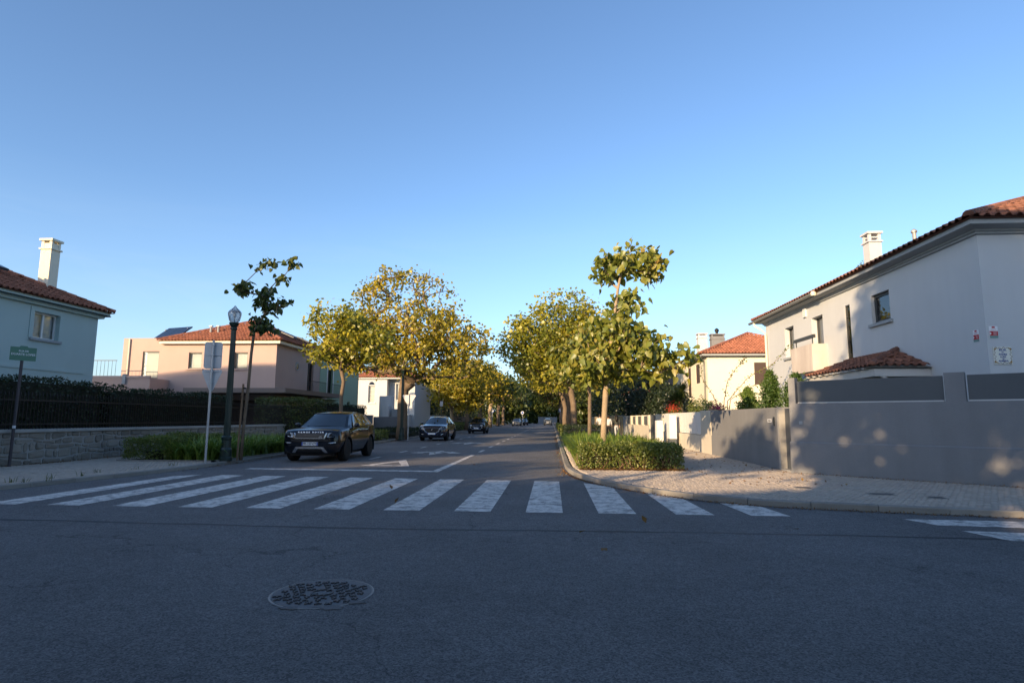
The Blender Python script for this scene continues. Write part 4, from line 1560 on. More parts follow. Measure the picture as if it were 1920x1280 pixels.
fe = thing('iron_fence', 'black iron railing with pointed bars on top of the stone wall', 'fence', (-14.5, 20, 1.085))
bw(MB().box(-14.52, -14.48, 9.1, 31.4, 1.20, 1.24), 'rail', M_BLACKIRON, fe)
bw(MB().box(-14.52, -14.48, 9.1, 31.4, 1.86, 1.90), 'rail', M_BLACKIRON, fe)
bar = MB().box(-.009, .009, -.009, .009, 0, .95).raw([(-.016, -.016, .95), (.016, -.016, .95), (.016, .016, .95), (-.016, .016, .95), (0, 0, 1.04)], [(0, 1, 4), (1, 2, 4), (2, 3, 4), (3, 0, 4), (3, 2, 1, 0)]).mesh('bar', M_BLACKIRON)
for k in range(185):
    link('bar', bar, fe, loc=(0, 9.2 - 20 + k * .12, 0))

hedge('hedge', 'tall clipped dark hedge behind the iron railing, nearest the street sign', -15.9, -14.72, 9.2, 18.75, .3, 2.52, .075, 15000, M_L_HEDGE, 41)
hedge('hedge', 'lower clipped dark hedge behind the iron railing, beside the street lamp', -15.9, -14.72, 18.95, 26.6, .3, 2.40, .075, 12000, M_L_HEDGE, 42)
hedge('shrub', 'loose rounded green shrub at the end of the iron railing, behind the black car', -16.0, -13.9, 31.2, 36.0, .1, 2.5, .09, 9000, M_L_GREEN, 43, cat='shrub', inset=.4)

# ------------------------------------------------------------------ planting beds
def bed(name, pts):
    return tag(MB().prism(pts, .05, .135).build(name, M_SOIL), kind='structure')


bed('flower_bed', [(.72, 15.75), (3.35, 15.9), (3.5, 24.5), (.72, 30.5)])
bed('flower_bed', [(-13.0, 17.35), (-10.1, 17.35), (-10.1, 25.0), (-13.0, 25.0)])
edg = MB()
for pts in ([(-13.0, 17.3), (-10.05, 17.3)], [(-10.05, 17.3), (-10.05, 25.0)]):
    a, b = pts
    edg.box(min(a[0], b[0]) - .05, max(a[0], b[0]) + .05, min(a[1], b[1]) - .05, max(a[1], b[1]) + .05, .08, .16)
tag(edg.build('bed_edging', M_KERB), kind='structure')

h = hedge('box_hedge', 'low clipped hedge at the front of the right planting bed, twiggy at the base', .75, 3.38, 15.85, 16.75, .13, .72, .055, 8500, M_L_BOX, 51, inset=.3)
bw(twigs(rnd(5), .8, 3.3, 15.92, 16.5, .12, .55, 130), 'twigs', M_TWIG, h)
hedge('box_hedge', 'low clipped hedge along the pavement side of the right planting bed', 2.85, 3.42, 16.8, 23.5, .13, .70, .055, 7000, M_L_BOX, 52, inset=.25)
hedge('box_hedge', 'low dark clipped hedge at the left end of the left planting bed', -13.0, -11.5, 17.45, 21.5, .13, .80, .06, 14000, M_L_BOX, 53, inset=.42)


def strap_bed(label, xs, ys, n, L, seed, excl=None, parent=None):
    rg = rnd(seed)
    k = n // 14
    c = np.stack([rg.uniform(*xs, k), rg.uniform(*ys, k), np.full(k, .13)], 1)
    P = np.repeat(c, 14, 0) + rg.normal(0, .05, (k * 14, 3)) * np.array([1, 1, 0])
    o = blades('strap_leaf_plants', P, L, rg, M_L_STRAP, w=.026, lean=1.0)
    return tag(o, label, 'ground cover', None, 'stuff')


strap_bed('bright green arching strap leaves filling the right planting bed', (.8, 2.9), (16.6, 23.5), 6500, .95, 61)
strap_bed('bright green arching strap leaves in the left planting bed beside the black car', (-11.9, -10.2), (17.5, 24.8), 6500, .80, 62)
strap_bed('strip of strap leaves along the right kerb behind the first two saplings', (.75, 2.4), (24.5, 34), 4200, .75, 63)
hedge('box_hedge', 'rounded dark hedge round the foot of the forked tree on the right', .8, 3.2, 36.5, 41, .13, 1.0, .07, 5000, M_L_HEDGE, 54, inset=.3)
for k, (y0, y1) in enumerate([(46, 56), (60, 74), (80, 100)]):
    hedge('box_hedge', ['low green hedge strip along the right kerb, nearest of the three far strips', 'low green hedge strip along the right kerb, middle of the three far strips', 'low green hedge strip along the right kerb, farthest of the three far strips'][k], .75, 2.2, y0, y1, .13, .75, .10, 3500, M_L_BOX, 55 + k, inset=.3, group='hedge strips along the right kerb')
for k, (y0, y1) in enumerate([(31, 37.0), (39.5, 47), (58, 72), (80, 95)]):
    hedge('box_hedge', ['low green planting behind the black car', 'low green planting beside the lamp post of the big yellow tree', 'low green planting between the second and third parked cars', 'farthest low green planting along the left kerb'][k], -13.0, -10.2, y0, y1, .13, .65 if k < 2 else .9, .10, 4500, M_L_HEDGE if k % 2 else M_L_BOX, 65 + k, inset=.3, group='plantings along the left kerb')


def litter(label, n, fx, fy, seed, z=.125, size=.05):
    rg = rnd(seed)
    P = np.stack([fx(rg, n), fy(rg, n), np.full(n, z) + rg.uniform(0, .015, n)], 1)
    nn = len(P)
    o = leaf_cloud('fallen_leaves', P, size * rg.uniform(.5, 1.2, nn), rg, M_L_LITTER, droop=0, up=3)
    tag(o, label, 'fallen leaves', None, 'stuff')


litter('dry brown leaves scattered under the front hedge of the right bed', 900, lambda r, n: r.uniform(.7, 3.5, n), lambda r, n: 15.75 + np.abs(r.normal(0, .15, n)), 71, .14)
litter('dry leaves gathered along the foot of the stone wall', 700, lambda r, n: -14.35 + np.abs(r.normal(0, .12, n)), lambda r, n: r.uniform(12, 24, n), 72)
litter('dry leaves lying in the gutter of the right kerb', 500, lambda r, n: .33 - np.abs(r.normal(0, .10, n)), lambda r, n: r.uniform(14.8, 45, n), 73, .038)
litter('dry leaves lying in the gutter of the left kerb', 500, lambda r, n: -9.76 + np.abs(r.normal(0, .12, n)), lambda r, n: r.uniform(15, 40, n), 74, .038)
litter('dry leaves strewn over the right pavement between bed and walls', 260, lambda r, n: r.uniform(3.4, 6.0, n), lambda r, n: r.uniform(12.5, 26, n), 77, .128, .07)
litter('dirt and leaves along the foot of the grey corner wall', 500, lambda r, n: 6.0 + np.linspace(0, 3.6, n), lambda r, n: 15.5 - np.linspace(0, 3.06, n) - np.abs(r.normal(0, .06, n)), 78, .126, .035)
rg_ = rnd(76)
kp = np.array([p for p in offset(KRr, -.07) if p[1] < 17 and p[0] < 10])
sel = rg_.uniform(0, len(kp) - 1.001, 1500)
i0_ = sel.astype(int)
pp_ = kp[i0_] + (kp[i0_ + 1] - kp[i0_]) * (sel - i0_)[:, None]
pp_ = pp_ + np.stack([-np.abs(rg_.normal(0, .03, 1500)), -np.abs(rg_.normal(0, .05, 1500))], 1)
o = leaf_cloud('fallen_leaves', np.concatenate([pp_, np.full((1500, 1), .04)], 1), .035, rg_, M_L_LITTER, droop=0, up=3)
tag(o, 'line of dirt and crumbled leaves in the gutter round the right corner', 'fallen leaves', None, 'stuff')
rg_ = rnd(75)
o = leaf_cloud('fallen_leaves', np.stack([rg_.uniform(-7, 4, 26), rg_.uniform(5, 24, 26), np.full(26, .042)], 1), .12, rg_, M_L_LITTER, droop=0, up=3)
tag(o, 'few single dry leaves lying on the asphalt', 'fallen leaves', None, 'stuff')
# weeds in the left kerb joint
o = blades('weeds', np.array([(-10.75 + .5 * ((k * 7) % 5) / 5, 11.4 + k * k * .09, .11) for k in range(8)]).repeat(9, 0) + rnd(7).normal(0, .05, (72, 3)) * np.array([1, 1, 0]), .16, rnd(8), M_L_GREEN, w=.006)
tag(o, 'small weeds growing along the left kerb', 'weeds', None, 'stuff')

# ------------------------------------------------------------------ walls on the right
dw = thing('boundary_wall', 'grey rendered boundary wall with dark panels round the street corner', 'wall', (6.03, 15.59, .1))
o, ux = (6.03, 15.59, .05), Vector((.762, -.648, 0))
bw(obox(MB(), o, ux, 0, 13, 0, 1.80, -.22, 0), 'wall', M_CONC, dw)
pl = MB()
obox(pl, o, ux, -.02, 13, 0, .82, -.2, .025)
n_ = ux.normalized().cross(Z)
P_ = lambda u, v, d: Vector(o) + ux.normalized() * u + Z * v + n_ * d
pl.poly([P_(-.02, .822, .025), P_(13, .822, .025), P_(13, .85, .002), P_(-.02, .85, .002)])
bw(pl, 'plinth', M_CONC, dw)
for u0, u1, zt in ((-.0, .16, 2.45), (3.26, 3.62, 2.42), (7.4, 7.76, 2.42)):
    bw(obox(MB(), o, ux, u0, u1, 1.80, zt, -.22, 0), 'pillar', M_CONC, dw)
for u0, u1 in ((.2, 3.23), (3.66, 7.36), (7.8, 12.5)):
    pn = bw(obox(MB(), o, ux, u0, u1, 1.83, 2.36, -.10, -.06), 'panel', M_PANEL, dw)
    rb = obox(MB(), o, ux, u0, u1, 1.805, 1.83, -.12, -.045)
    bw(rb, 'rail', M_WOODWHITE, pn)
bw(obox(MB(), o, ux, .22, .30, 1.28, 1.36, .002, .012), 'number_plate', M_GREYTRIM, dw)

gt = thing('garden_gate', 'narrow dark grey garden gate set between the two grey walls', 'gate', (6.2, 16.05, .1))
bw(MB().box(6.24, 6.29, 15.66, 16.46, .16, 1.74), 'leaf', M_PANEL, gt)
bw(MB().box(6.10, 6.42, 15.62, 16.5, .05, .155), 'step', M_CAP, gt)
bw(MB().tube([(6.21, 15.80, .95), (6.17, 15.80, .95), (6.17, 15.80, 1.15), (6.21, 15.80, 1.15)], .01, 6), 'handle', M_GALV, gt)

gw = thing('boundary_wall', 'plain grey garden wall left of the gate with tree shadow on it', 'wall', (6.12, 20, .1))
bw(MB().box(6.12, 6.36, 16.62, 23.45, .05, 1.775).box(6.105, 6.37, 16.62, 23.45, .05, .84), 'wall', M_CONC, gw)
bw(MB().box(6.09, 6.38, 16.5, 16.619, .05, 1.78), 'jamb', M_CAP, gw)
ic = bw(MB().box(6.095, 6.12, 16.86, 16.95, 1.28, 1.52), 'intercom', M_DARKFRAME, gw)
bw(MB().box(6.089, 6.095, 16.885, 16.925, 1.42, 1.49), 'screen', M_SOLAR, ic)
nb = bw(MB().box(6.112, 6.1195, 17.12, 17.40, 1.37, 1.46), 'name_plate', M_PLATE, gw)
for k in range(3):
    bw(MB().box(6.109, 6.1117, 17.17 + k * .07, 17.205 + k * .07, 1.39, 1.44), 'digit', M_INK, nb)

lw = thing('boundary_wall', 'weathered cream wall with white board panel on top, beyond the grey wall', 'wall', (6.18, 28, .1))
M_OLDCREAM = mat('old_cream_wall', (0.55, 0.50, 0.40), var=.15, scale=1.2, streak=1.3, col2=(.62, .57, .47))
M_BOARD = mat('white_board', (0.64, 0.63, 0.61), var=.08, scale=1, streak=.8)
bw(MB().box(6.10, 6.40, 23.46, 25.0, .05, 1.80), 'pillar', M_OLDCREAM, lw)
bw(MB().box(6.14, 6.36, 25.001, 33.6, .05, .80), 'base', M_OLDCREAM, lw)
for k in range(8):
    bw(MB().box(6.20, 6.23, 25.02 + k * 1.07, 26.07 + k * 1.07, .83, 1.76), 'panel', M_BOARD, lw)
for k, (x, y, w, z0, z1, lb) in enumerate([(5.72, 32.4, .5, .12, 1.38, 'tall narrow white meter cabinet standing on the pavement'), (5.82, 29.6, .75, .52, 1.66, 'white meter box on a dark base against the cream wall')]):
    cb = thing('meter_cabinet', lb, 'utility box', (x, y, .12), 0, 'meter cabinets by the right wall')
    bw(MB().box(x - .17, x + .17, y - w / 2, y + w / 2, z0, z1, bev=.015), 'case', M_BOARD, cb)
    bw(MB().box(x - .174, x - .1702, y - w / 2 + .04, y + w / 2 - .04, z0 + .06, z1 - .06), 'door', M_BOARD, cb)
    bw(MB().box(x - .15, x + .15, y - w / 2 + .02, y - w / 2 + .06, z1, z1 + .012), 'hinge', M_GALV, cb)
    if z0 > .2:
        bw(MB().box(x - .15, x + .15, y - w / 2 + .03, y + w / 2 - .03, .1, z0), 'base', M_PANEL, cb)
rw = thing('boundary_wall', 'low wall with pillars and dark panels beyond the dark gate on the right', 'wall', (6.25, 44, .1))
bw(MB().box(6.2, 6.45, 38.6, 50, .05, 1.05), 'wall', M_OLDCREAM, rw)
for k in range(5):
    bw(MB().box(6.15, 6.5, 38.6 + k * 2.8, 39.0 + k * 2.8, 1.05, 1.72), 'pillar', M_OLDCREAM, rw)
for k in range(4):
    bw(MB().box(6.28, 6.32, 39.05 + k * 2.8, 41.35 + k * 2.8, 1.1, 1.66), 'panel', M_PANEL, rw)
bw(MB().box(6.15, 6.5, 33.7, 35.9, .05, 1.74), 'gatepost', M_OLDCREAM, rw)
dg_ = thing('driveway_gate', 'dark sheet metal driveway gate in the right wall', 'gate', (6.3, 37.2, .1))
for k in range(5):
    bw(MB().box(6.27, 6.31, 35.95 + k * .53, 36.46 + k * .53, .14, 1.72), 'board', M_PANEL, dg_)
bw(MB().box(6.31, 6.35, 35.92, 38.58, .3, .4).box(6.31, 6.35, 35.92, 38.58, 1.5, 1.6), 'rail', M_BLACKIRON, dg_)
gg = thing('driveway_gate', 'pale grey driveway gate behind the three pedestrians', 'gate', (6.3, 51.6, .1))
for k in range(6):
    bw(MB().box(6.27, 6.31, 50.05 + k * .52, 50.55 + k * .52, .14, 1.70), 'board', M_GREYTRIM, gg)
ow = thing('boundary_wall', 'long ochre wall running on down the right pavement', 'wall', (6.25, 72, .1))
bw(MB().box(6.2, 6.45, 53.3, 96, .05, 1.72), 'wall', mat('ochre_wall', (.42, .33, .19), var=.15, streak=.8), ow)
bw(MB().box(6.15, 6.5, 53.3, 96, 1.721, 1.78), 'coping', M_CAP, ow)

# ------------------------------------------------------------------ walls further down on the left
gwl = thing('boundary_wall', 'grey wall with clipped hedge above it, behind the black car', 'wall', (-14.6, 43, .1))
bw(MB().box(-14.9, -14.6, 37.0, 48.0, .05, 1.6), 'wall', M_CONC, gwl)
bw(MB().box(-14.95, -14.55, 37.0, 48.0, 1.601, 1.68), 'coping', M_CAP, gwl)
hedge('hedge', 'clipped dark hedge above the grey wall in front of the green house', -16.2, -15.0, 37.5, 47.5, .1, 2.35, .1, 6000, M_L_HEDGE, 44)
el = thing('switch_cabinet', 'tall pale grey electrical cabinet block in front of the white house', 'utility box', (-14.2, 50.3, .1))
bw(MB().box(-14.6, -13.5, 49.6, 50.4, .05, 3.3, bev=.03), 'tower', M_BOARD, el)
bw(MB().box(-14.1, -13.6, 48.9, 49.55, .05, 2.5, bev=.02), 'cabinet', M_BOARD, el)
bw(MB().box(-13.4, -12.95, 49.2, 49.8, .05, 2.2, bev=.02), 'cabinet', M_GREYTRIM, el)
bw(MB().box(-14.7, -12.6, 48.4, 48.86, .05, 1.55), 'plinth', M_CONC, el)
bw(MB().box(-14.5, -14.15, 49.58, 49.597, .6, 2.9), 'door', M_BOARD, el)
ww = thing('boundary_wall', 'low white wall sunlit beside the second parked car', 'wall', (-14.5, 70, .1))
bw(MB().box(-14.8, -14.5, 57, 84, .6, 1.8), 'wall', M_W_WHITE, ww)
bw(MB().box(-14.85, -14.46, 57, 84, .05, .6), 'base', M_STONE, ww)
fw_ = thing('boundary_wall', 'brown wooden board fence beyond the white wall on the left', 'fence', (-14.5, 96, .1))
for k in range(24):
    bw(MB().box(-14.65, -14.6, 84.3 + k * 1.0, 85.22 + k * 1.0, .1, 1.8), 'board', M_SHUTTER, fw_)
ew = thing('boundary_wall', 'pale wall closing the view at the far end of the street', 'wall', (0, 176, .1))
bw(MB().box(-4, 1.5, 176, 176.4, .0, 1.9), 'wall', M_CONC, ew)
bw(MB().box(-4.1, 1.6, 175.9, 176.5, 1.901, 2.0), 'coping', M_CAP, ew)

# ------------------------------------------------------------------ street furniture


M_FROST = glass_mat('frosted_glass', (0.80, 0.82, 0.85), 1.4, 0.06, 0.25)
_n = M_FROST.node_tree.nodes
_d = _n.new('ShaderNodeBsdfTranslucent')
_d.inputs['Color'].default_value = (.8, .8, .8, 1)
_m = _n.new('ShaderNodeMixShader')
_m.inputs[0].default_value = .45
_o = [x for x in _n if x.type == 'OUTPUT_MATERIAL'][0]
_s = _o.inputs['Surface'].links[0].from_socket
M_FROST.node_tree.links.new(_s, _m.inputs[1])
M_FROST.node_tree.links.new(_d.outputs[0], _m.inputs[2])
M_FROST.node_tree.links.new(_m.outputs[0], _o.inputs['Surface'])


def lamp_post(label, x, y, rz=0.0, lean=0.0):
    p = thing('street_lamp', label, 'street lamp', (x, y, .12), rz, 'old style lamp posts on the left pavement')
    MB().lathe([(.20, 0), (.20, .10), (.17, .13), (.17, .34), (.14, .40), (.13, .62), (.15, .66), (.15, .72), (.11, .76)], 24).build('base', M_GREENIRON, p)
    MB().lathe([(.098, .74), (.098, 1.0), (.094, 2.2), (.076, 4.02)], 32, flute=.09).build('post', M_GREENIRON, p)
    smooth_by_angle(MB().lathe([(.078, 4.02), (.105, 4.05), (.105, 4.09), (.08, 4.11), (.12, 4.17), (.145, 4.22), (.15, 4.25), (.10, 4.255)], 24).build('collar', M_GREENIRON, p))
    g = smooth_by_angle(MB().lathe([(.105, 4.256), (.155, 4.32), (.195, 4.48), (.20, 4.56), (.18, 4.61), (.11, 4.68), (.05, 4.74), (.03, 4.78), (.005, 4.80)], 20).build('globe', M_FROST, p))
    MB().lathe([(.02, 4.26), (.02, 4.42), (.045, 4.44), (.045, 4.54), (.02, 4.57)], 12).build('bulb', M_WHITEFRAME, p)
    MB().lathe([(.13, 4.585), (.12, 4.62), (.02, 4.66)], 16).build('reflector', M_GALV, p)
    return p


lamp_post('dark green fluted lamp post beside the thin sapling on the left', -9.93, 17.72)
lamp_post('dark green lamp post in front of the big yellow tree trunk', -9.2, 36.2)

sg = thing('street_sign', 'green street name sign on a dark pole against the stone wall', 'street sign', (-14.25, 14.98, .12))
MB().tube([(.0, -.03, 0), (0, 0, 2.86)], .037, 10).build('pole', mat('dark_pole', (.075, .065, .07), rough=.5, var=.2), sg)
MB().lathe([(.039, 1.0), (.039, 1.07)], 10, at=(0, -.018, 0)).build('sticker', M_PLATE, sg)
M_SIGNG = mat('sign_green', (.10, .22, .15), rough=.4, var=.08)
ROT_E = Matrix.Rotation(R(62), 4, 'Z')
bd = MB()
pts = [(-.29, 0), (.29, 0), (.29, .36), (.10, .36), (.07, .395), (-.07, .395), (-.10, .36), (-.29, .36)]
vs = [ROT_E @ Vector((a, d, b + 2.80)) for d in (-.03, -.045) for a, b in pts]
bd.raw(vs, [tuple(range(7, -1, -1)), tuple(range(8, 16))] + [(i, (i + 1) % 8, 8 + (i + 1) % 8, 8 + i) for i in range(8)])
pb = bd.build('board', M_SIGNG, sg)
for txt, z_, s_ in (('RUA DE', 3.055, .062), ('DUARTE LOPES', 2.965, .078)):
    o = link('lettering', text_mesh(txt, s_, M_PLATE, bold=.0015), pb)
    o.matrix_local = ROT_E @ Matrix.Translation((0, -.0475, z_)) @ FACE_S

ts = thing('traffic_sign', 'grey backs of a square and a triangular sign on one pole', 'traffic sign', (-9.87, 16.57, .12), 0)
MB().tube([(0, 0, 0), (.0, 0, 3.55)], .032, 10).build('pole', M_GALV, ts)


def plate_back(name, pts, y0, m, parent, rot):
    k = len(pts)
    vs = [rot @ Vector((a, y, b)) for y in (y0, y0 + .02) for a, b in pts]
    return MB().raw(vs, [tuple(range(k)), tuple(range(2 * k - 1, k - 1, -1))] + [((i + 1) % k, i, k + i, k + (i + 1) % k) for i in range(k)]).build(name, m, parent)


RS = Matrix.Rotation(R(18), 4, 'Z')


def rrect(x0, x1, z0, z1, r=.06):
    out = []
    for cx, cz, a0 in ((x1 - r, z0 + r, -90), (x1 - r, z1 - r, 0), (x0 + r, z1 - r, 90), (x0 + r, z0 + r, 180)):
        out += [(cx + r * math.cos(R(a0 + t)), cz + r * math.sin(R(a0 + t))) for t in (0, 45, 90)]
    return out


plate_back('square_plate', rrect(-.24, .24, 2.72, 3.50), .045, M_ALU, ts, RS)
tri = []
for cx, cz, a0 in ((0, 2.10, -150), (.22, 2.64, -30), (-.22, 2.64, 90)):
    tri += [(cx + .05 * math.cos(R(a0 + t)), cz + .05 * math.sin(R(a0 + t))) for t in (0, 60, 120)]
plate_back('triangle_plate', tri, .045, M_ALU, ts, RS)
cl = MB()
for z_ in (2.75, 3.1, 3.4, 2.6, 2.3):
    cl.box(-.05, .05, -.04, .045, z_, z_ + .03, M=RS)
for a, b in (((-.24, .04, 3.1), (.24, .04, 3.1)), ((-.2, .04, 2.62), (.2, .04, 2.62))):
    cl.tube([RS @ Vector(a), RS @ Vector(b)], .008, 4)
cl.build('clamp', M_GALV, ts)

ys = thing('traffic_sign', 'back of a small triangular sign on a thin pole by the big yellow tree', 'traffic sign', (-8.75, 36.0, .12))
MB().tube([(0, 0, 0), (0, 0, 2.75)], .035, 8).build('pole', M_GALV, ys)
plate_back('triangle_plate', [(-.05, 2.05), (.05, 2.05), (.42, 2.68), (.38, 2.74), (-.38, 2.74), (-.42, 2.68)], .04, M_ALU, ys, Matrix.Identity(4))
M_SIGNBLUE = mat('sign_blue', (.03, .10, .38), rough=.4, var=.06)
for k, (x, y, lb, m_) in enumerate([(-9.6, 96, 'round blue sign on a pole, farther left of the two far blue signs', M_SIGNBLUE), (-6.1, 124, 'white and blue sign on a pole beside the far parked cars', M_PLATE), (1.3, 88, 'round blue traffic sign on a pole by the far right kerb', M_SIGNBLUE), (-9.7, 52, 'narrow dark sign pole beyond the second parked car', M_ALU)]):
    b = thing('traffic_sign', lb, 'traffic sign', (x, y, .1))
    hh = 2.4
    MB().tube([(0, 0, 0), (0, 0, hh + .5)], .04, 8).build('pole', M_GALV if k < 3 else M_GREENIRON, b)
    if k < 3:
        MB().lathe([(.32, 0), (.32, .03)], 20, at=(0, -.075, hh + .2), axis='Y').build('disc', m_, b)
        MB().lathe([(.22, 0), (.22, .004)], 20, at=(0, -.083, hh + .2), axis='Y').build('symbol', M_PLATE if m_ is M_SIGNBLUE else M_SIGNBLUE, b)
    else:
        MB().box(-.13, .13, -.06, -.04, hh, hh + .45).build('plate', M_ALU, b)
# ------------------------------------------------------------------ trees


def grow(trunk, r0, att, rg, jit=.18):
    """Branches that reach from the trunk to every clump of the crown. Returns segments and twig ends."""
    nodes = [np.array(p, float) for p in trunk]
    par = [-1] + list(range(len(trunk) - 1))
    start = max(1, int(len(trunk) * .55))
    top = nodes[-1]
    order = np.argsort(np.linalg.norm(att - nodes[start], axis=1))
    ends = []
    for i in order:
        p = att[i]
        A = np.array(nodes[start:])
        d = np.linalg.norm(A - p, axis=1) + np.maximum(0, A[:, 2] - p[2] + .2) * .8
        j = start + int(np.argmin(d))
        q = nodes[j]
        L = np.linalg.norm(p - q)
        k = max(1, int(L / .55))
        prev = j
        for t in range(1, k + 1):
            f = t / k
            x = q + (p - q) * f
            if t < k:
                x = x + rg.normal(0, jit * min(1, L) * .35, 3)
                x[2] += .10 * L * math.sin(f * math.pi)
            nodes.append(x)
            par.append(prev)
            prev = len(nodes) - 1
        ends.append(prev)
    n = len(nodes)
    w = np.zeros(n)
    w[ends] = 1
    for i in range(n - 1, 0, -1):
        w[par[i]] += w[i]
    rad = r0 * (np.maximum(w, 1) / max(w[1], 1)) ** .47
    rad = np.maximum(rad, .008)
    return np.array(nodes), par, rad, ends, len(trunk)


def tree(name, label, base, trunk, r0, blobs, nclump, per, leaf, m_leaf, seed, bark=None, tv=LOBE_V, tf=LOBE_F, cr=.32, group=None, shell=.55,
         droop=.45, up=.5, bare=0.0, flat=.75, cat='tree', density=None):
    rg = rnd(seed)
    bark = bark or M_BARK
    T = thing(name, label, cat, base, 0, group)
    vol = np.array([b[3] * b[4] * b[5] for b in blobs]) ** .8
    k = rg.choice(len(blobs), nclump, p=vol / vol.sum())
    k[:2 * len(blobs)] = np.repeat(np.arange(len(blobs)), 2)
    B = np.array(blobs)[k]
    d = unit(rg.normal(0, 1, (nclump, 3)))
    rr = rg.uniform(0, 1, nclump) ** (1 / 3)
    rr = np.where(rg.uniform(0, 1, nclump) < shell, .75 + .25 * rr, rr)
    att = B[:, :3] + d * rr[:, None] * B[:, 3:6]
    nodes, par, rad, ends, nt = grow(trunk, r0, att, rg)
    mb = MB()
    tp = [Vector(p) for p in trunk]
    rt = [max(rad[i], r0 * .35) for i in range(nt)]
    rt[0] = r0 * 1.25
    mb.tube(tp, rt, 12)
    for i in range(nt, len(nodes)):
        p, q = nodes[par[i]], nodes[i]
        ra = min(rad[par[i]], rad[i] * 1.35)
        mb.tube([p, q], [ra, rad[i]], 6 if rad[i] > .03 else 4, cap=False)
    mb.build('trunk', bark, T, smooth=True)
    E_ = nodes[ends]
    keep = rg.uniform(0, 1, len(E_)) >= (bare if not callable(bare) else bare(E_))
    E_ = E_[keep]
    c = rg.poisson(per, len(E_))
    P = np.repeat(E_, c, 0)
    P = P + rg.normal(0, cr, P.shape) * np.array([1, 1, flat])
    leaf_cloud('crown', P, leaf * rg.uniform(.6, 1.25, len(P)), rg, m_leaf, T, tv, tf, droop=droop, up=up)
    return T


# big yellow tree by the second lamp post
tree('street_tree', 'big spreading yellow tree with thinning top on the left pavement', (-9.55, 37.6, .1),
     [(0, 0, 0), (.02, 0, 1.0), (.0, .0, 2.2), (.05, .05, 3.2), (.0, .1, 4.6), (.1, 0, 6.5), (.2, 0, 8.6)], .33,
     [(-2.8, 0, 6.0, 2.3, 2.4, 1.9), (-1.2, 0, 5.7, 3.6, 3.4, 1.5), (2.4, 0, 5.2, 3.3, 3.2, 1.6), (.4, 0, 7.0, 3.8, 3.4, 1.8), (.2, 0, 8.8, 3.4, 2.6, 1.9), (-2.1, .3, 9.2, .9, 1.0, 1.6), (3.6, -.5, 6.2, 2.0, 2.0, 1.5), (.1, 0, 10.4, 2.2, 1.8, 1.0)],
     560, 27, .20, M_L_YELLOW, 101, cr=.30, bare=lambda E: np.clip((E[:, 2] - 7.0) * .18, 0, .6) * (E[:, 0] > -1.6))
# small forked tree left of it
tree('street_tree', 'small forked tree with green and yellow crown behind the black car', (-9.75, 27.0, .1),
     [(0, 0, 0), (.02, 0, 1.2), (0, 0, 2.3), (.08, 0, 3.0), (-.1, .1, 3.6)], .085,
     [(-.2, 0, 4.6, 1.5, 1.4, .8), (-.5, 0, 5.6, 1.1, 1.1, .9), (.9, 0, 4.7, 1.0, 1.1, .8), (-1.1, 0, 6.4, .3, .4, .35), (-1.2, 0, 4.2, .7, .8, .4), (.6, 0, 5.9, .9, 1.0, .8), (1.6, 0, 5.2, .8, .8, .8)],
     170, 24, .17, M_L_HALF, 102, M_BARK, cr=.22, shell=.3)
# left row further down
row_l = [
    ('small pale-barked tree between the second and third parked cars', (-9.7, 57, .1), 103, M_PALEBARK, 5.0, 2.4, .16, M_L_YELLOW),
    ('dense tree behind the third parked car, nearest of the far left row', (-9.9, 69, .1), 104, M_BARK, 6.4, 4.0, .24, M_L_YELLOW),
    ('dark-trunked tree second in the far left row', (-9.7, 80, .1), 105, M_BARK, 6.6, 4.0, .28, M_L_GREEN),
    ('pale-limbed tree third in the far left row', (-9.7, 93, .1), 106, M_PALEBARK, 6.6, 4.2, .3, M_L_MIX),
    ('greenish tree fourth in the far left row', (-9.8, 108, .1), 107, M_BARK, 6.8, 4.4, .3, M_L_GREEN),
    ('last tree of the far left row', (-10.5, 128, .1), 108, M_BARK, 7.0, 4.8, .3, M_L_GREEN)]
for lb, b_, sd, bk, hc, rc, r0, ml in row_l:
    tree('street_tree', lb, b_, [(0, 0, 0), (.1, 0, 1.3), (.0, .1, 2.5), (.25, .1, 3.8), (.1, 0, 5.0)], r0,
         [(.4, 0, hc - .8, rc, rc, 1.7), (1.4, 0, hc - 1.3, rc * .8, rc * .8, 1.4), (.2, 0, hc + .7, rc * .75, rc * .75, 1.3)],
         170, 30, .27, ml, sd, bk, cr=.42, group='trees in the far left row')

# right row
tree('street_tree', 'thin sapling with very large leaves in the right planting bed', (1.55, 18.5, .12),
     [(0, 0, 0), (.05, 0, 1.2), (.14, 0, 2.5), (.30, 0, 3.6), (.42, 0, 4.5), (.55, 0, 5.4), (.75, 0, 6.3)], .088,
     [(-.1, 0, 3.0, .95, .9, .5), (.3, 0, 3.9, .95, .8, .6), (1.2, -.1, 3.6, .8, .7, .6), (1.7, -.2, 3.0, .5, .5, .4), (-.5, 0, 2.9, .5, .6, .4), (.45, 0, 6.1, .6, .6, .42), (1.2, 0, 6.35, .65, .55, .5), (1.6, 0, 6.1, .4, .5, .45), (.05, 0, 6.0, .3, .4, .35), (.7, 0, 5.0, .4, .4, .5), (2.5, -.2, 3.3, .45, .3, .2), (1.0, 0, 2.7, .8, .6, .3)],
     210, 13, .20, M_L_CATALPA, 120, M_PALEBARK, HEART_V, HEART_F, cr=.17, droop=.9, up=.35, shell=.3)
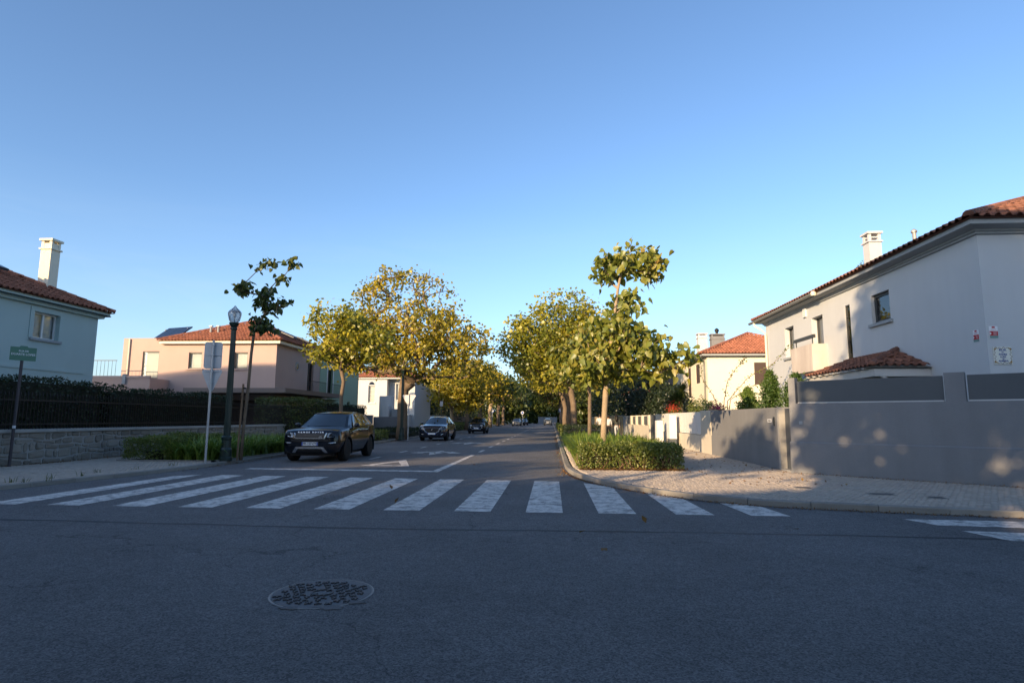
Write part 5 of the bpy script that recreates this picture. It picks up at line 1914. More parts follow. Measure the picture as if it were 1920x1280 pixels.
tree('street_tree', 'second thin sapling behind the first on the right, darker leaves', (1.75, 28.2, .12),
     [(0, 0, 0), (.02, 0, 1.2), (.04, 0, 2.4), (-.05, 0, 3.2), (.1, 0, 4.2), (.1, 0, 5.2)], .085,
     [(-.2, 0, 4.2, 1.5, 1.2, .8), (.5, 0, 5.2, 1.3, 1.2, .8), (-.6, 0, 3.4, 1.2, 1.0, .5), (.7, 0, 4.0, 1.2, 1.2, .7)],
     130, 15, .20, M_L_MIX, 121, M_BARK, HEART_V, HEART_F, cr=.26, droop=.8, up=.4)
tree('street_tree', 'big forked yellow-green tree on the right pavement, nearest of its row', (1.55, 42.2, .12),
     [(0, 0, 0), (0, 0, 1.2), (-.03, 0, 2.4), (-.25, .1, 3.6), (-.35, .2, 5.0), (-.4, 0, 6.8)], .21,
     [(-1.0, 0, 7.4, 3.4, 3.2, 2.0), (-2.6, 0, 6.6, 2.6, 2.6, 2.0), (1.8, 0, 6.8, 2.6, 2.8, 2.2), (-.6, 0, 9.0, 1.9, 2.0, 1.4), (-1.8, 0, 5.0, 3.0, 3.0, 1.2), (1.2, 0, 5.2, 2.8, 3.0, 1.4)],
     420, 38, .21, M_L_HALF, 122, cr=.34)
row_r = [
    ('tree with pale leaning limbs, second big one in the right row', (1.6, 53, .12), 123, M_BARK, 7.4, 4.2, .21, M_L_YELLOW),
    ('thick-trunked tree third in the right row', (1.5, 66, .12), 124, M_BARK, 7.2, 4.0, .25, M_L_HALF),
    ('reddish-trunked tree fourth in the right row', (1.6, 82, .12), 125, M_BARK, 7.0, 4.2, .34, M_L_GREEN),
    ('tree fifth in the right row', (1.6, 100, .12), 126, M_BARK, 6.6, 4.2, .3, M_L_MIX),
    ('last tree of the right row', (2.4, 122, .12), 127, M_BARK, 6.6, 4.4, .3, M_L_GREEN)]
for lb, b_, sd, bk, hc, rc, r0, ml in row_r:
    tree('street_tree', lb, b_, [(0, 0, 0), (-.1, 0, 1.3), (.0, .1, 2.5), (-.3, .1, 3.8), (-.2, 0, 5.0)], r0,
         [(-.6, 0, hc - .9, rc, rc, 1.8), (-1.6, 0, hc - 1.6, rc * .8, rc * .8, 1.4), (-.2, 0, hc + .8, rc * .75, rc * .75, 1.3)],
         170, 30, .27, ml, sd, bk, cr=.42, group='trees in the right row')

# sparse sapling by the lamp
tree('street_tree', 'thin sparse sapling with few dark leaf clusters beside the lamp post', (-9.62, 18.05, .12),
     [(0, 0, 0), (.03, 0, 1.0), (.10, 0, 2.2), (.13, 0, 3.3), (.18, 0, 4.0), (.5, 0, 4.6), (.62, 0, 5.2)], .045,
     [(.62, 0, 5.0, .42, .35, .32), (.95, 0, 4.85, .35, .3, .2), (.38, 0, 4.25, .32, .3, .16), (.55, 0, 4.1, .3, .3, .15), (-.42, 0, 5.5, .13, .13, .16), (-.18, 0, 5.55, .08, .1, .14), (.95, 0, 5.8, .10, .1, .1), (1.3, 0, 6.3, .07, .1, .07), (.5, 0, 5.4, .2, .2, .2), (.3, 0, 6.15, .03, .1, .05), (.65, 0, 6.3, .03, .1, .05)],
     46, 12, .155, M_L_GREEN, 130, M_BARK, HEART_V, HEART_F, cr=.10, droop=.9, up=.3, shell=.3)
stk = thing('tree_stake', 'wooden stake tied to the thin sapling by the lamp post', 'stake', (-9.68, 17.95, .12))
MB().tube([(0, 0, 0), (.05, 0, 2.35)], .032, 8).build('post', M_TWIG, stk)
MB().lathe([(.06, 2.2), (.06, 2.24)], 10, at=(.07, .03, 0)).build('tie', M_INK, stk)

# dark wood that closes the street and garden trees behind the walls


def mass(name, label, blobs, n, leaf, m, seed, cat='tree', group=None, trunk=True):
    rg = rnd(seed)
    B = np.array(blobs)
    base = (B[:, 0].mean(), B[:, 1].mean(), .1)
    T = thing(name, label, cat, base, 0, group)
    vol = B[:, 3] * B[:, 4] + B[:, 4] * B[:, 5]
    k = rg.choice(len(B), n, p=vol / vol.sum())
    d = unit(rg.normal(0, 1, (n, 3)))
    lump = 1 + .13 * np.sin(d[:, 0] * 9 + k) + .11 * np.sin(d[:, 2] * 11 + d[:, 1] * 7)
    P = B[k, :3] + d * B[k, 3:6] * (lump * (1 - .35 * rg.uniform(0, 1, n) ** 2))[:, None]
    P = P[P[:, 2] > .15]
    leaf_cloud('crown', P - np.array(base), leaf * rg.uniform(.6, 1.3, len(P)), rg, m, T, droop=.2, up=.3)
    if trunk:
        for b in blobs:
            mb = MB()
            mb.tube([(b[0] - base[0], b[1] - base[1], 0), (b[0] - base[0] + rg.normal(0, .1), b[1] - base[1], b[2] * .6), (b[0] - base[0], b[1] - base[1], b[2])], [.14, .11, .05], 7)
            mb.build('trunk', M_BARK, T)
    return T


mass('garden_tree', 'dark evergreen mass behind the white wall on the left', [(-17.5, 74, 2.6, 2.6, 5, 2.4), (-17, 82, 3, 2.8, 5, 2.8), (-18.5, 69, 2.0, 2.0, 3, 1.6)], 9000, .28, M_L_DARK, 141)
mass('garden_tree', 'dark evergreen trees behind the board fence on the left', [(-17, 92, 3.4, 3, 6, 3.0), (-16.5, 104, 3.6, 3, 6, 3.4), (-17, 118, 4.4, 4, 7, 4)], 9000, .36, M_L_DARK, 142)
mass('garden_tree', 'dark rounded garden trees behind the low panelled wall on the right', [(7.9, 40.0, 2.2, 1.2, 2.0, 1.4), (8.2, 44.5, 2.5, 1.4, 2.5, 1.6), (8.3, 50, 2.5, 1.5, 3, 1.6), (8.2, 54, 2.4, 1.4, 2, 1.5)], 12000, .17, M_L_DARK, 143)
mass('garden_tree', 'dark trees behind the long ochre wall on the right', [(9.5, 60, 3.4, 2.6, 5, 2.8), (9.5, 70, 3.6, 2.6, 5, 3), (10, 95, 4, 4, 9, 4)], 9000, .33, M_L_DARK, 144)
mass('far_tree', 'tall dark wood on the left where the street ends', [(-16, 150, 6, 9, 8, 6.5), (-30, 158, 7, 9, 8, 7)], 14000, 1.0, M_L_GREEN, 145)
mass('far_tree', 'dark trees standing behind the wall at the end of the street', [(-9, 184, 5.5, 6, 5, 6), (-1, 186, 4.5, 6, 5, 4.8), (8, 184, 6, 7, 5, 6)], 16000, 1.0, M_L_GREEN, 146)
mass('far_tree', 'dark trees on the right where the street ends', [(9, 150, 5, 6, 10, 5.5), (16, 140, 6, 7, 9, 6)], 12000, 1.0, M_L_GREEN, 147)
mass('far_tree', 'small round tree seen left of the pink house terrace', [(-40, 47, 2.9, 1.6, 1.6, 1.5)], 2500, .22, M_L_GREEN, 148)
mass('far_tree', 'low trees behind the pink house on the horizon at left', [(-55, 80, 2, 8, 4, 2.2), (-42, 84, 2, 6, 4, 2.0)], 4000, .4, M_L_GREEN, 149)


M_L_CONIFER2 = leaf_mat('dark_conifer_leaf', [(0, (.03, .07, .014)), (.5, (.06, .12, .02)), (1, (.12, .18, .03))], scale=1.5, trans=.25)


def conifer(label, x, y, h, r, seed, m):
    rg = rnd(seed)
    T = thing('conifer', label, 'conifer', (x, y, .1), 0, 'conifers behind the grey wall')
    MB().tube([(0, 0, 0), (0, 0, h * .9)], [.06, .012], 7).build('trunk', M_BARK, T)
    n = 420
    t = rg.uniform(.05, 1, n)
    az = rg.uniform(0, 2 * math.pi, n)
    rr = r * (1 - t) ** .7 * rg.uniform(.45, 1.15, n)
    tips = np.stack([rr * np.cos(az), rr * np.sin(az), h * t + rr * .5], 1)
    P = np.repeat(tips, 22, 0)
    f = rg.uniform(0, 1, (len(P), 1)) ** .6
    root = np.stack([np.zeros(len(P)), np.zeros(len(P)), P[:, 2] - .35 * r], 1)
    P = root + (P - root) * (.35 + .65 * f) + rg.normal(0, .045, P.shape)
    nl = len(P)
    leaf_cloud('foliage', P, .11 * rg.uniform(.6, 1.3, nl), rg, m, T, tv=OVAL_V * np.array([.45, 1, 1]), droop=-.7, up=.1)
    return T


conifer('bright green conifer nearest the pink flowers above the grey wall', 7.7, 24.0, 2.55, .95, 151, M_L_CONIFER)
conifer('tall dark green conifer in the middle of the group above the grey wall', 7.6, 21.2, 3.0, .85, 152, M_L_CONIFER2)
conifer('broad green conifer beside the grey corner pillar', 7.7, 19.3, 2.75, .95, 153, M_L_CONIFER2)

# climbing rose, flowers and yucca behind the wall
rg = rnd(160)
cr_ = thing('climbing_rose', 'thin arching rose stems with sparse leaves in front of the cream house', 'climbing plant', (7.2, 25.5, .1))
mb = MB()
lp = []
for a in [[(0, 0, 0), (-.1, .6, 2.0), (-.55, 1.2, 3.2), (-.5, 1.6, 3.9)], [(0, 0, 0), (.0, .0, 2.0), (.2, -.1, 3.0), (.7, -.2, 3.7), (.9, -.3, 3.9)], [(0, 0, 0), (.1, -.2, 2.1), (.9, -.6, 3.1), (1.7, -1.2, 3.6), (2.3, -1.6, 4.3)], [(0, 0, 0), (.3, 0, 2.2), (1.1, -.5, 2.75), (1.9, -.9, 3.05)], [(0, 0, 0), (-.3, .5, 1.6), (-.7, .8, 2.3)]]:
    pts = [Vector(p) for p in refine3(a)] if False else [Vector(p) for p in a]
    fine_ = []
    for p, q in zip(pts, pts[1:]):
        for t in np.linspace(0, 1, 7)[:-1]:
            fine_.append(p.lerp(q, t) + Vector(rg.normal(0, .015, 3)))
    fine_.append(pts[-1])
    mb.tube(fine_, np.linspace(.02, .006, len(fine_)), 5)
    for p in fine_[8:]:
        lp += [np.array(p) + rg.normal(0, .05, 3) for _ in range(6)]
mb.build('stem', M_TWIG, cr_)
leaf_cloud('foliage', np.array(lp), .085, rg, M_L_BOX, cr_, droop=.3)
mass('shrub', 'mixed rose bushes at the foot of the climbing rose above the wall', [(7.0, 26.6, 1.7, .6, 1.2, .55), (7.0, 28.6, 1.8, .6, 1.0, .6)], 3500, .07, M_L_BOX, 161, cat='shrub')
fl = thing('bougainvillea', 'bright magenta flower cluster on top of the wall below the conifers', 'flowers', (6.55, 24.2, 1.6))
rgf = rnd(162)
leaf_cloud('petals', rgf.normal(0, 1, (420, 3)) * np.array([.10, .36, .10]) + np.array([0, 0, .27]), .05, rgf, M_PETAL, fl, droop=0, kind='stuff')
leaf_cloud('foliage', rgf.normal(0, 1, (300, 3)) * np.array([.12, .4, .09]) + np.array([0, 0, .14]), .06, rgf, M_L_BOX, fl)
fl = thing('geranium', 'coral red flower cluster on the wall below the spiky palm', 'flowers', (6.6, 33.2, 1.6))
leaf_cloud('petals', rgf.normal(0, 1, (380, 3)) * np.array([.14, .3, .16]) + np.array([0, 0, .42]), .07, rgf, M_PETALRED, fl, droop=0, kind='stuff')
leaf_cloud('foliage', rgf.normal(0, 1, (400, 3)) * np.array([.2, .5, .14]) + np.array([0, 0, .15]), .08, rgf, M_L_BOX, fl)
yu = thing('yucca', 'spiky yucca palm above the wall in front of the cream house', 'palm', (7.0, 33.4, .1))
mb = MB()
for a in ((.0, 0, 2.5), (.25, .2, 2.9), (-.2, .1, 2.2)):
    MB().tube([(0, 0, 0), (a[0] * .6, a[1] * .6, a[2] * .5), a], [.1, .08, .07], 8).build('trunk', M_BARK, yu)
for a in ((.0, 0, 2.5), (.25, .2, 2.9), (-.2, .1, 2.2)):
    rgy = rnd(int(170 + a[2] * 10))
    n = 170
    d = unit(rgy.normal(0, 1, (n, 3)) + np.array([0, 0, .35]))
    L = rgy.uniform(.55, .85, n)
    s = unit(np.cross(d, np.array([0, 0, 1.0])))
    p = np.array(a)
    V = np.stack([p + s * .018, p - s * .018, p + d * L[:, None] * .6 - s * .022, p + d * L[:, None] - np.array([0, 0, .06]), p + d * L[:, None] * .6 + s * .022], 1).reshape(-1, 3)
    q = np.array([(0, 1, 2, 4)])
    F_ = (np.array([(0, 1, 2), (0, 2, 4), (4, 2, 3)])[None] + 5 * np.arange(n)[:, None, None]).reshape(-1, 3)
    link('leaf_rosette', fast_mesh('leaf_rosette', V, F_, M_L_GREEN), yu)
mass('shrub', 'small plant showing above the roof edge by the white chimney', [(13.6, 26.0, 7.9, .35, .35, .35)], 500, .08, M_L_BOX, 163, cat='shrub', trunk=False)

# trees across the crossing street, behind the camera: they shade the crossing
back = [
    ('narrow tall tree behind the camera, leftmost across the crossing street', (-25.6, -7.0, .1), 201, [(0, 0, 10.0, 2.0, 2.0, 2.5), (0, 0, 7.0, 2.0, 2.0, 2.0)], .30),
    ('low round tree behind the camera, second from the left', (-18.4, -7.0, .1), 202, [(0, 0, 5.2, 2.5, 2.5, 1.6)], .22),
    ('low tree with one taller tuft behind the camera, third from the left', (-12.3, -7.0, .1), 203, [(-.2, 0, 4.0, 2.3, 2.5, 1.2), (1.2, 0, 7.3, 1.1, 1.1, .7)], .22),
    ('tall dense tree behind the camera, fourth from the left', (-5.3, -7.0, .1), 204, [(0, 0, 6.8, 2.5, 2.6, 2.2), (0, 0, 9.8, 2.5, 2.5, 2.4), (0, 0, 11.8, 1.8, 1.8, 1.3)], .36),
    ('tallest tree right behind the camera', (.4, -7.2, .1), 205, [(0, 0, 6.6, 3.0, 2.8, 2.4), (0, 0, 10.0, 3.2, 2.8, 2.8)], .38),
    ('tree behind the camera on the right', (6.8, -7.2, .1), 206, [(0, 0, 6.6, 3.2, 2.8, 2.4), (0, 0, 9.6, 2.8, 2.8, 2.4)], .34)]
for lb, b_, sd, bl, r0 in back:
    hc = max(b[2] for b in bl)
    tree('street_tree', lb, b_, [(0, 0, 0), (.1, 0, 1.3), (.0, .1, 2.2), (.1, .1, 3.0), (.05, 0, hc - .6)], r0, bl,
         110 * len(bl), 42, .30, M_L_GREEN, sd, M_BARK, cr=.38, group='trees behind the camera')
# ------------------------------------------------------------------ cars
M_CARBLACK = mat('black_paint', (0.004, 0.006, 0.011), rough=0.16, var=0.05, spec=0.35, coat=0.45)
M_CARNAVY = mat('dark_blue_paint', (0.010, 0.015, 0.030), rough=0.2, var=0.05, spec=0.5, coat=1.0)
M_CARGREY = mat('grey_paint', (0.10, 0.11, 0.12), rough=0.25, var=0.05, spec=0.5, coat=1.0)
M_CARSILVER = mat('silver_paint', (0.38, 0.39, 0.40), rough=0.3, var=0.05, metal=.3, coat=.8)
M_CARGLASS = mat('car_glass', (0.012, 0.015, 0.018), rough=0.03, var=0.05, spec=0.9, coat=.6)
M_PLASTIC = mat('black_plastic', (0.012, 0.012, 0.013), rough=0.55, var=0.1)
M_TYRE = mat('tyre', (0.014, 0.014, 0.014), rough=0.85, var=0.2)
M_RIM = mat('dark_rim', (0.10, 0.10, 0.105), rough=0.3, var=0.1, metal=.6)
M_RIMSIL = mat('silver_rim', (0.35, 0.36, 0.37), rough=0.3, var=0.1, metal=.8)
M_CHROME = mat('satin_chrome', (0.58, 0.59, 0.60), rough=0.22, var=0.05, metal=.9)
M_LENS = mat('headlight_lens', (0.40, 0.43, 0.46), rough=0.08, var=0.15, scale=14, spec=.9, coat=1.0)
M_TAIL = mat('tail_lens', (0.25, 0.01, 0.01), rough=0.15, var=0.1, spec=.7)
M_EUBLUE = mat('plate_blue', (0.02, 0.06, 0.35), rough=0.35, var=0.03)
M_MESHGRILLE = mat('grille_mesh', (0.02, 0.02, 0.022), rough=0.4, var=0.4, scale=60)


def crom(rows, k):
    """Catmull-Rom refinement of a list of rows."""
    A = np.array(rows, float)
    out = []
    n = len(A)
    for i in range(n - 1):
        p0, p1, p2, p3 = A[max(i - 1, 0)], A[i], A[i + 1], A[min(i + 2, n - 1)]
        for t in np.arange(k) / k:
            out.append(.5 * (2 * p1 + (p2 - p0) * t + (2 * p0 - 5 * p1 + 4 * p2 - p3) * t * t + (3 * p1 - p0 - 3 * p2 + p3) * t ** 3))
    out.append(A[-1])
    return np.array(out)


def patch(c, bulge=(0, 0, 0), nu=8, nv=6, inset=0.0, off=0.0):
    """Curved four-cornered panel: c = lower-left, lower-right, upper-right, upper-left seen from outside."""
    c = [Vector(p) for p in c]
    b = Vector(bulge)
    V, Fq = [], []
    nrm = ((c[1] - c[0]).cross(c[3] - c[0])).normalized()
    for j in range(nv + 1):
        for i in range(nu + 1):
            u = inset + (1 - 2 * inset) * i / nu
            v = inset + (1 - 2 * inset) * j / nv
            p = (c[0] * (1 - u) + c[1] * u) * (1 - v) + (c[3] * (1 - u) + c[2] * u) * v
            p = p + b * (4 * u * (1 - u)) + nrm * off
            V.append(p)
    for j in range(nv):
        for i in range(nu):
            a = j * (nu + 1) + i
            Fq.append((a, a + 1, a + nu + 2, a + nu + 1))
    return V, Fq


def interp(tab, y):
    T = np.array(tab)
    return [float(np.interp(y, T[:, 0], T[:, k])) for k in range(1, T.shape[1])]


def build_car(name, label, cat, loc, rz, spec, group=None):
    paint = spec['paint']
    T = thing(name, label, cat, loc, rz, group)
    st = crom(spec['body'], 4)
    rings = []
    for y, zb, zm, zs, zt, wb, wm, ws in st:
        rings.append([(0, y, zb), (wb * .8, y, zb), (wb, y, zb + .07), (wm, y, zm - .06), (wm, y, zm + .05), (wm * .985, y, zm + (zs - zm) * .55), ((ws + wm) / 2, y, zs - .04), (ws, y, zs), (ws * .72, y, zt - (zt - zs) * .25), (ws * .35, y, zt), (0, y, zt)])
    full = []
    for r in rings:
        full.append(r + [(-x, y, z) for x, y, z in r[-2:0:-1]])
    m_ = len(full[0])
    V = [p for r in full for p in r]
    Fq = []
    for i in range(len(full) - 1):
        for j in range(m_):
            k = (j + 1) % m_
            Fq.append((i * m_ + j, i * m_ + k, (i + 1) * m_ + k, (i + 1) * m_ + j))
    Fq.append(tuple(range(m_ - 1, -1, -1)))
    Fq.append(tuple((len(full) - 1) * m_ + j for j in range(m_)))
    body = MB().raw(V, Fq).build('body', paint, T)
    bm = bmesh.new()
    bm.from_mesh(body.data)
    bmesh.ops.recalc_face_normals(bm, faces=bm.faces)
    bm.to_mesh(body.data)
    bm.free()
    R_, tw, tx = spec['wheel']
    if spec.get('cut', True):
        cut = MB()
        for wy in spec['axles']:
            for s in (-1, 1):
                cut.lathe([(R_ * 1.13, -.26), (R_ * 1.13, .26)], 28, at=(s * (tx + .05), wy, R_ * 1.02), axis='X')
        co = cut.build('cutter', M_PLASTIC)
        bm = bmesh.new()
        bm.from_mesh(co.data)
        bmesh.ops.recalc_face_normals(bm, faces=bm.faces)
        bm.to_mesh(co.data)
        bm.free()
        co.matrix_world = Matrix.Identity(4)
        body.parent = None
        md = body.modifiers.new('wells', 'BOOLEAN')
        md.operation = 'DIFFERENCE'
        md.object = co
        md.solver = 'EXACT'
        dg = bpy.context.evaluated_depsgraph_get()
        me = bpy.data.meshes.new_from_object(body.evaluated_get(dg))
        body.modifiers.clear()
        body.data = me
        body.parent = T
        bpy.data.objects.remove(co)
        if len(me.materials) == 0:
            me.materials.append(paint)
    smooth_by_angle(body, 32)
    # greenhouse
    belt = lambda y, s: Vector((s * interp(spec['belt'], y)[0], y, interp(spec['belt'], y)[1]))
    rf = lambda y, s: Vector((s * interp(spec['roof'], y)[0], y, interp(spec['roof'], y)[1]))
    pairs = spec['pairs']
    sh = MB()
    for s in (-1, 1):
        for (b0, t0), (b1, t1) in zip(pairs, pairs[1:]):
            c = [belt(b0, s), belt(b1, s), rf(t1, s), rf(t0, s)]
            if s < 0:
                c = [c[1], c[0], c[3], c[2]]
            sh.raw(*patch(c, (s * .012, 0, 0), 3, 4))
    b0, t0 = pairs[0]
    b1, t1 = pairs[-1]
    ws_c = [belt(b0, -1), belt(b0, 1), rf(t0, 1), rf(t0, -1)]
    wb_ = (0, -spec['ws_bulge'], .03)
    sh.raw(*patch(ws_c, wb_, 10, 5))
    rw_c = [belt(b1, 1), belt(b1, -1), rf(t1, -1), rf(t1, 1)]
    rwb = (0, .06, .02)
    sh.raw(*patch(rw_c, rwb, 10, 5))
    ys = [t for _, t in pairs]
    yy_ = np.linspace(ys[0], ys[-1], 10)
    V, Fq = [], []
    for y in yy_:
        w, z = interp(spec['roof'], y)
        f0 = (y - yy_[0]) / (yy_[-1] - yy_[0])
        for i in range(11):
            u = i / 10
            e = 4 * u * (1 - u)
            yo = y - spec['ws_bulge'] * e * max(0, 1 - f0 * 5) + .06 * e * max(0, f0 * 5 - 4)
            V.append((w * (2 * u - 1), yo, z + .045 * e))
    for j in range(9):
        for i in range(10):
            a = j * 11 + i
            Fq.append((a, a + 1, a + 12, a + 11))
    sh.raw(V, Fq)
    shell = sh.build('cabin', spec.get('roof_paint', paint), T)
    bm = bmesh.new()
    bm.from_mesh(shell.data)
    bmesh.ops.remove_doubles(bm, verts=bm.verts, dist=.004)
    bm.to_mesh(shell.data)
    bm.free()
    smooth_by_angle(shell, 38)
    MB().raw(*patch(ws_c, wb_, 10, 5, inset=.055, off=.008)).build('windscreen', M_CARGLASS, T, smooth=True)
    MB().raw(*patch(rw_c, rwb, 10, 5, inset=.10, off=.008)).build('rear_window', M_CARGLASS, T, smooth=True)
    for s in (-1, 1):
        for (b0, t0), (b1, t1) in spec['windows']:
            c = [belt(b0, s), belt(b1, s), rf(t1, s), rf(t0, s)]
            lo, hi = .07, .90
            c = [c[0].lerp(c[3], lo), c[1].lerp(c[2], lo), c[1].lerp(c[2], hi), c[0].lerp(c[3], hi)]
            if s < 0:
                c = [c[1], c[0], c[3], c[2]]
            MB().raw(*patch(c, (s * .010, 0, 0), 3, 4, off=.007)).build('side_window', M_CARGLASS, T, smooth=True)
    # wheels
    tyre = MB().lathe([(R_ * .66, -tw / 2), (R_ * .93, -tw / 2), (R_, -tw * .36), (R_, tw * .36), (R_ * .93, tw / 2), (R_ * .66, tw / 2)], 32, axis='X').mesh('wheel', M_TYRE, True)
    rimb = MB().lathe([(R_ * .67, -.04), (R_ * .70, tw * .46), (R_ * .66, tw * .47), (R_ * .63, tw * .2), (R_ * .12, tw * .12)], 32, axis='X')
    hub = MB().lathe([(R_ * .12, tw * .12), (R_ * .11, tw * .34), (R_ * .05, tw * .36)], 12, axis='X')
    for k in range(spec.get('spokes', 10)):
        a = 2 * math.pi * k / spec.get('spokes', 10)
        M_ = Matrix.Rotation(a, 4, 'X')
        hub.box(tw * .22, tw * .40, R_ * .08, R_ * .66, -.016, .016, M=M_)
    rim_me, sp_me = rimb.mesh('rim', M_PLASTIC, False), hub.mesh('spokes', spec['rim'])
    for wy in spec['axles']:
        for s in (-1, 1):
            w_ = link('wheel', tyre, T, loc=(s * (tx), wy, R_), rot=(0, 0, 0 if s > 0 else math.pi))
            link('rim', rim_me, w_)
            link('spokes', sp_me, w_)
            ar = MB()
            for k in range(14):
                a0, a1 = math.pi * (-.12 + 1.24 * k / 14), math.pi * (-.12 + 1.24 * (k + 1) / 14)
                xo = s * (interp([[r[0], r[6]] for r in spec['body']], wy)[0] + .004)
                q = [(R_ * 1.12, 0), (R_ * 1.2, 0)]
                pt = lambda a, r, d: Vector((xo + s * d, wy + r * math.cos(a), R_ * 1.02 + r * math.sin(a)))
                ar.poly([pt(a0, R_ * 1.11, .006), pt(a0, R_ * 1.20, 0), pt(a1, R_ * 1.20, 0), pt(a1, R_ * 1.11, .006)])
                ar.poly([pt(a0, R_ * 1.11, .006), pt(a1, R_ * 1.11, .006), pt(a1, R_ * 1.11, -.12), pt(a0, R_ * 1.11, -.12)])
            ar.build('wheel_arch', M_PLASTIC, T)
    MB().box(-tx * .85, tx * .85, spec['body'][1][0] + .15, spec['body'][-2][0] - .15, .20, .34).build('underbody', M_PLASTIC, T)
    # mirrors
    for s in (-1, 1):
        y, w, z = spec['mirror']
        me = MB().lathe([(.01, -.10), (.06, -.085), (.085, -.03), (.085, .04), (.06, .075), (.01, .08)], 12, axis='X')
        me.v = [(p[0], p[1] * .95, p[2] * .8) for p in me.v]
        mo = me.build('mirror', spec.get('mirror_paint', paint), T, smooth=True, loc=(s * (w + .13), y, z))
        MB().box(-.12, .0, -.02, .03, -.05, -.02).build('arm', M_PLASTIC, mo, scale=(s, 1, 1))
        for yb in spec.get('handles', ()):
            xo = interp([[r[0], r[6]] for r in spec['body']], yb)[0]
            MB().box(-.012, .016, -.10, .10, -.013, .013, bev=.005).build('door_handle', paint, T, loc=(s * (xo - .005), yb, spec['handle_z']))
    return T


def nose(spec, lift=0.0):
    """Where the front of the body lies for a given (x, z)."""
    st = crom(spec['body'], 6)

    def f(x, z):
        x = abs(x)
        for y, zb, zm, zs, zt, wb, wm, ws in st:
            prof = [(zb, wb * .8), (zb + .07, wb), (zm - .06, wm), (zm + .05, wm), (zm + (zs - zm) * .55, wm * .985), (zs - .04, (ws + wm) / 2), (zs, ws), (zt - (zt - zs) * .25 + .001, ws * .72), (zt + .002, ws * .35)]
            if z < zb or z > zt:
                continue
            if np.interp(z, [p[0] for p in prof], [p[1] for p in prof]) >= x:
                return y - .004 - lift
        return st[len(st) // 4][0]
    return f


def front_strip(T, name, pts, y, m, th=.02):
    """A flat shape on the nose, given by (x, z), with thickness forward."""
    if hasattr(y, '__call__'):
        fine = []
        for (a, b), (c, d) in zip(pts, pts[1:] + pts[:1]):
            nn = max(1, int(math.hypot(c - a, d - b) / .08))
            fine += [(a + (c - a) * i / nn, b + (d - b) * i / nn) for i in range(nn)]
        pts = fine
    k = len(pts)
    ys = y if hasattr(y, '__call__') else (lambda x, z: y)
    vs = [(a, ys(a, b), b) for a, b in pts] + [(a, ys(a, b) - th, b) for a, b in pts]
    fs = [tuple(range(k)), tuple(range(2 * k - 1, k - 1, -1))] + [(i, k + i, k + (i + 1) % k, (i + 1) % k) for i in range(k)]
    return MB().raw(vs, fs).build(name, m, T)


def number_plate(T, y, z, txt, w=.52, h=.11, face=-1):
    p = MB().box(-w / 2, w / 2, -.008, .008, -h / 2, h / 2).build('number_plate', M_PLATE, T, loc=(0, y, z), rot=(0, 0, 0 if face < 0 else math.pi))
    for s in (-1, 1):
        MB().box(s * (w / 2 - .02) - .019, s * (w / 2 - .02) + .019, -.0105, -.0082, -h / 2 + .003, h / 2 - .003).build('band', M_EUBLUE, p)
    if txt:
        put(text_mesh(txt, h * .95, M_INK, bold=.003), 'lettering', p, 0, -.0115, 0, sx=.88)
    return p


EV = dict(
    paint=M_CARBLACK, wheel=(.375, .25, .83), axles=(-1.33, 1.33), rim=M_RIM, ws_bulge=.13, spokes=10,
    body=[(-2.17, .40, .60, .82, .86, .58, .64, .58), (-2.10, .30, .62, .93, .97, .76, .83, .74), (-1.92, .26, .64, 1.00, 1.035, .87, .94, .85), (-1.40, .25, .66, 1.04, 1.09, .90, .985, .90),
          (-.90, .25, .66, 1.07, 1.13, .90, .965, .91), (0, .25, .66, 1.10, 1.12, .90, .955, .92), (1.2, .26, .67, 1.16, 1.17, .90, .985, .92), (1.85, .30, .70, 1.18, 1.18, .86, .95, .86),
          (2.10, .36, .70, 1.15, 1.15, .80, .90, .80), (2.18, .46, .72, 1.06, 1.06, .70, .80, .70)],
    belt=[(-1.0, .80, 1.07), (-.85, .88, 1.08), (0, .90, 1.11), (1.2, .90, 1.17), (1.8, .85, 1.19), (2.05, .76, 1.17)],
    roof=[(-.25, .60, 1.52), (.0, .63, 1.565), (.5, .65, 1.60), (1.2, .63, 1.575), (1.75, .58, 1.52)],
    pairs=[(-.98, -.22), (.05, .05), (.95, .95), (1.7, 1.5), (2.03, 1.75)],
    windows=[((-.62, -.02), (.06, .10)), ((.12, .15), (.92, .93)), ((.98, .98), (1.55, 1.42))],
    mirror=(-.62, .90, 1.16), handles=(.0, .95), handle_z=.98)
ev = build_car('parked_car', 'glossy black SUV parked nearest the crossing, front towards us', 'car', (-7.72, 20.75, .03), R(1.5), EV, 'cars parked along the left kerb')
ny = nose(EV)
front_strip(ev, 'grille', [(-.47, .77), (.47, .77), (.50, .90), (-.50, .90)], ny, M_MESHGRILLE, .012)
for pts in ([(-.54, .925), (-.475, .745), (-.44, .745), (-.495, .925)], [(-.475, .74), (.475, .74), (.465, .775), (-.465, .775)], [(.44, .745), (.475, .745), (.54, .925), (.495, .925)]):
    front_strip(ev, 'grille_surround', pts, ny, M_CHROME, .028)
lm = text_mesh('RANGE ROVER', .060, M_CHROME, bold=.001, spacing=1.7)
put(lm, 'lettering', ev, 0, ny(.3, .94) - .012, .945, rot=Matrix.Rotation(R(72), 4, 'X'), sx=1.35)
put(MB().lathe([(.035, 0), (.035, .006)], 14).mesh('badge', M_CHROME), 'badge', ev, .33, ny(.33, .80) - .014, .80, rot=FACE_S, sx=1.6)
